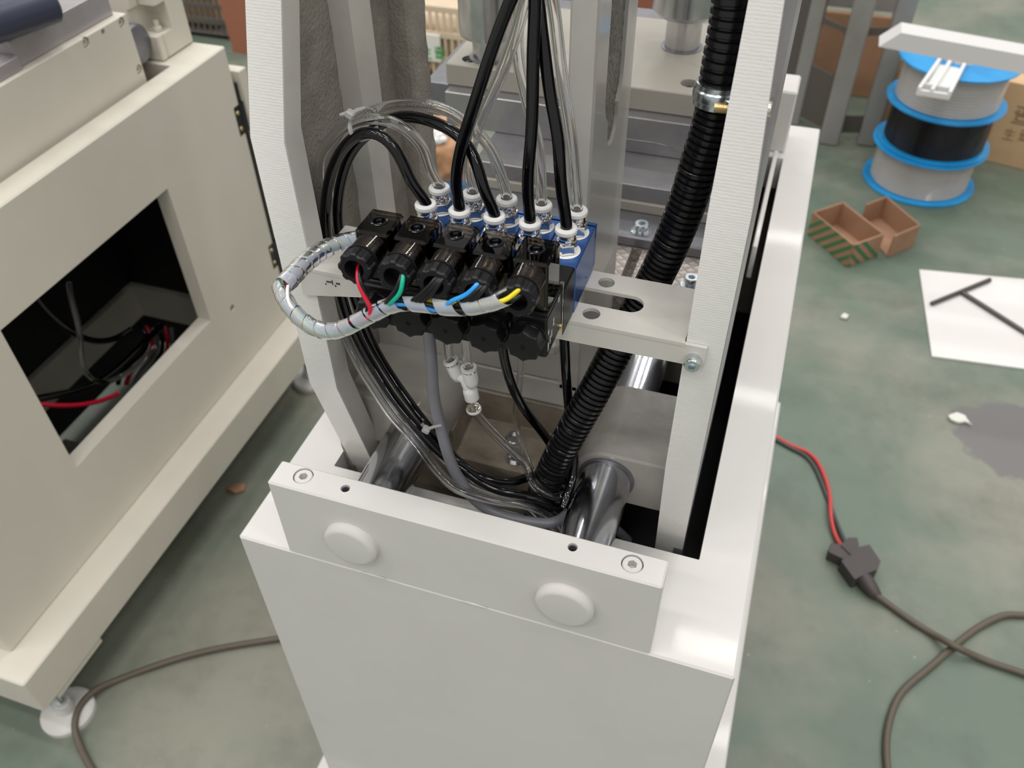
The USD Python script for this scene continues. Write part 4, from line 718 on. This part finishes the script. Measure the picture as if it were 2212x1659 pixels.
# crates, boards and a parcel behind the cabinets
def crate(name, label, x0, x1, y0, y1, z1, m, rows, cols):
    t = thing(name, label, 'crate', ((x0 + x1) / 2, (y0 + y1) / 2, FLOOR))
    part(t, 'crate_base', cbox(x0, x1, y0, y1, FLOOR, FLOOR + .012, .002), m)
    for k in range(rows + 1): z = FLOOR + .012 + (z1 - FLOOR - .012) * k / rows; part(t, 'rim_band', cut(cbox(x0, x1, y0, y1, z - .012, z + .006, .001), cbox(x0 + .01, x1 - .01, y0 + .01, y1 - .01, z - .1, z + .1, 0)), m)
    for k in range(cols + 1):
        x = x0 + .004 + (x1 - x0 - .008) * k / cols; part(t, 'slat', cbox(x - .004, x + .004, y0 + .001, y0 + .006, FLOOR + .01, z1, .0008), m)
    for k in range(5):
        y = y0 + .01 + (y1 - y0 - .02) * k / 4; part(t, 'slat', cbox(x1 - .006, x1 - .001, y - .004, y + .004, FLOOR + .01, z1, .0008), m)
    return t
cr = crate('plastic_crate', 'cream plastic crate with two green characters behind the carriage', -.90, -.40, 2.12, 2.46, -.44, 'crate_cream', 3, 22)
part(cr, 'name_panel', cbox(-.825, -.730, 2.110, 2.119, -.600, -.515, .002), 'paper')
for px, L in ((911, G2), (938, G1)): part(cr, 'green_character', strokes(L, .036, at(px, 124, y=2.1098), np.array([1., 0, 0]), np.array([0, 0, 1.]), np.array([0, -1., 0]), .14), 'green_glyph', False)
part(cr, 'parts_bag', rough(cbox(-.88, -.42, 2.14, 2.44, FLOOR + .02, -.47, .03), .05, 14, .03), 'crate_cream', True, 'pale bags filling the crate')
cd = crate('plastic_crate', 'dark grey mesh crate in the far corner beside the terracotta board', -1.95, -1.56, 2.25, 2.6, -.42, 'crate_dark', 5, 16)
part(cd, 'yellow_box', cbox(-1.84, -1.66, 2.30, 2.5, FLOOR + .02, -.47, .004), 'carton_tan')
one('terracotta_board', prism_y([(-1.52, FLOOR), (-1.44, FLOOR), (-1.40, .1), (-1.56, .1)], 2.16, 2.20), 'terracotta', 'narrow terracotta board standing between the dark crate and the side plate', 'board')
one('terracotta_partition', cbox(-.045, .150, .84, .855, FLOOR + .0005, .16, .002), 'terracotta', 'reddish brown partition standing behind the steel press table', 'partition')
c0 = at(955, 330, z=FLOOR + .11)
def blob(o, rx, ry, rz, seed, amp): m = trimesh.creation.icosphere(4, 1.0); v = m.vertices; m.vertices = np.asarray(o) + v * (1 + amp * (meshkit.fbm(v * 2.2 + seed, 4) - .5)[:, None]) * [rx, ry, rz]; m.vertices[:, 2] = np.maximum(m.vertices[:, 2], FLOOR + .0005); return m
one('wrapped_parcel', blob((c0[0], c0[1], FLOOR + .10), .085, .07, .105, 3, .7), 'skin_brown', 'crumpled orange brown parcel on the floor behind the tube loops', 'parcel', smooth=True)
one('plastic_bag', blob((at(935, 296, y=c0[1] - .05)), .035, .02, .022, 9, .8), 'white_plastic', 'scrunched white plastic on top of the orange brown parcel', 'bag', smooth=True)
one('blue_cloth', blob((at(968, 395, z=FLOOR + .03)), .11, .07, .05, 5, .7), 'blue_cloth', 'crumpled blue cloth in front of the orange brown parcel', 'cloth', smooth=True)
# white uprights of the middle cabinet behind the right side plate
part(cab, 'back_upright', cbox(.300, .3235, .690, .740, .0, .075, .002), 'cream_paint'); part(cab, 'inner_rail', cbox(.3115, .3165, .47, .676, -.03, .010, .001), 'cream_paint')
# hall walls far outside the picture
one('wall_back', cbox(-7, 7, 11.9, 12, FLOOR, 4.6, .01), 'white_panel', kind='structure')
one('wall_left', cbox(-7, -6.9, -3, 12, FLOOR, 4.6, .01), 'white_panel', kind='structure')
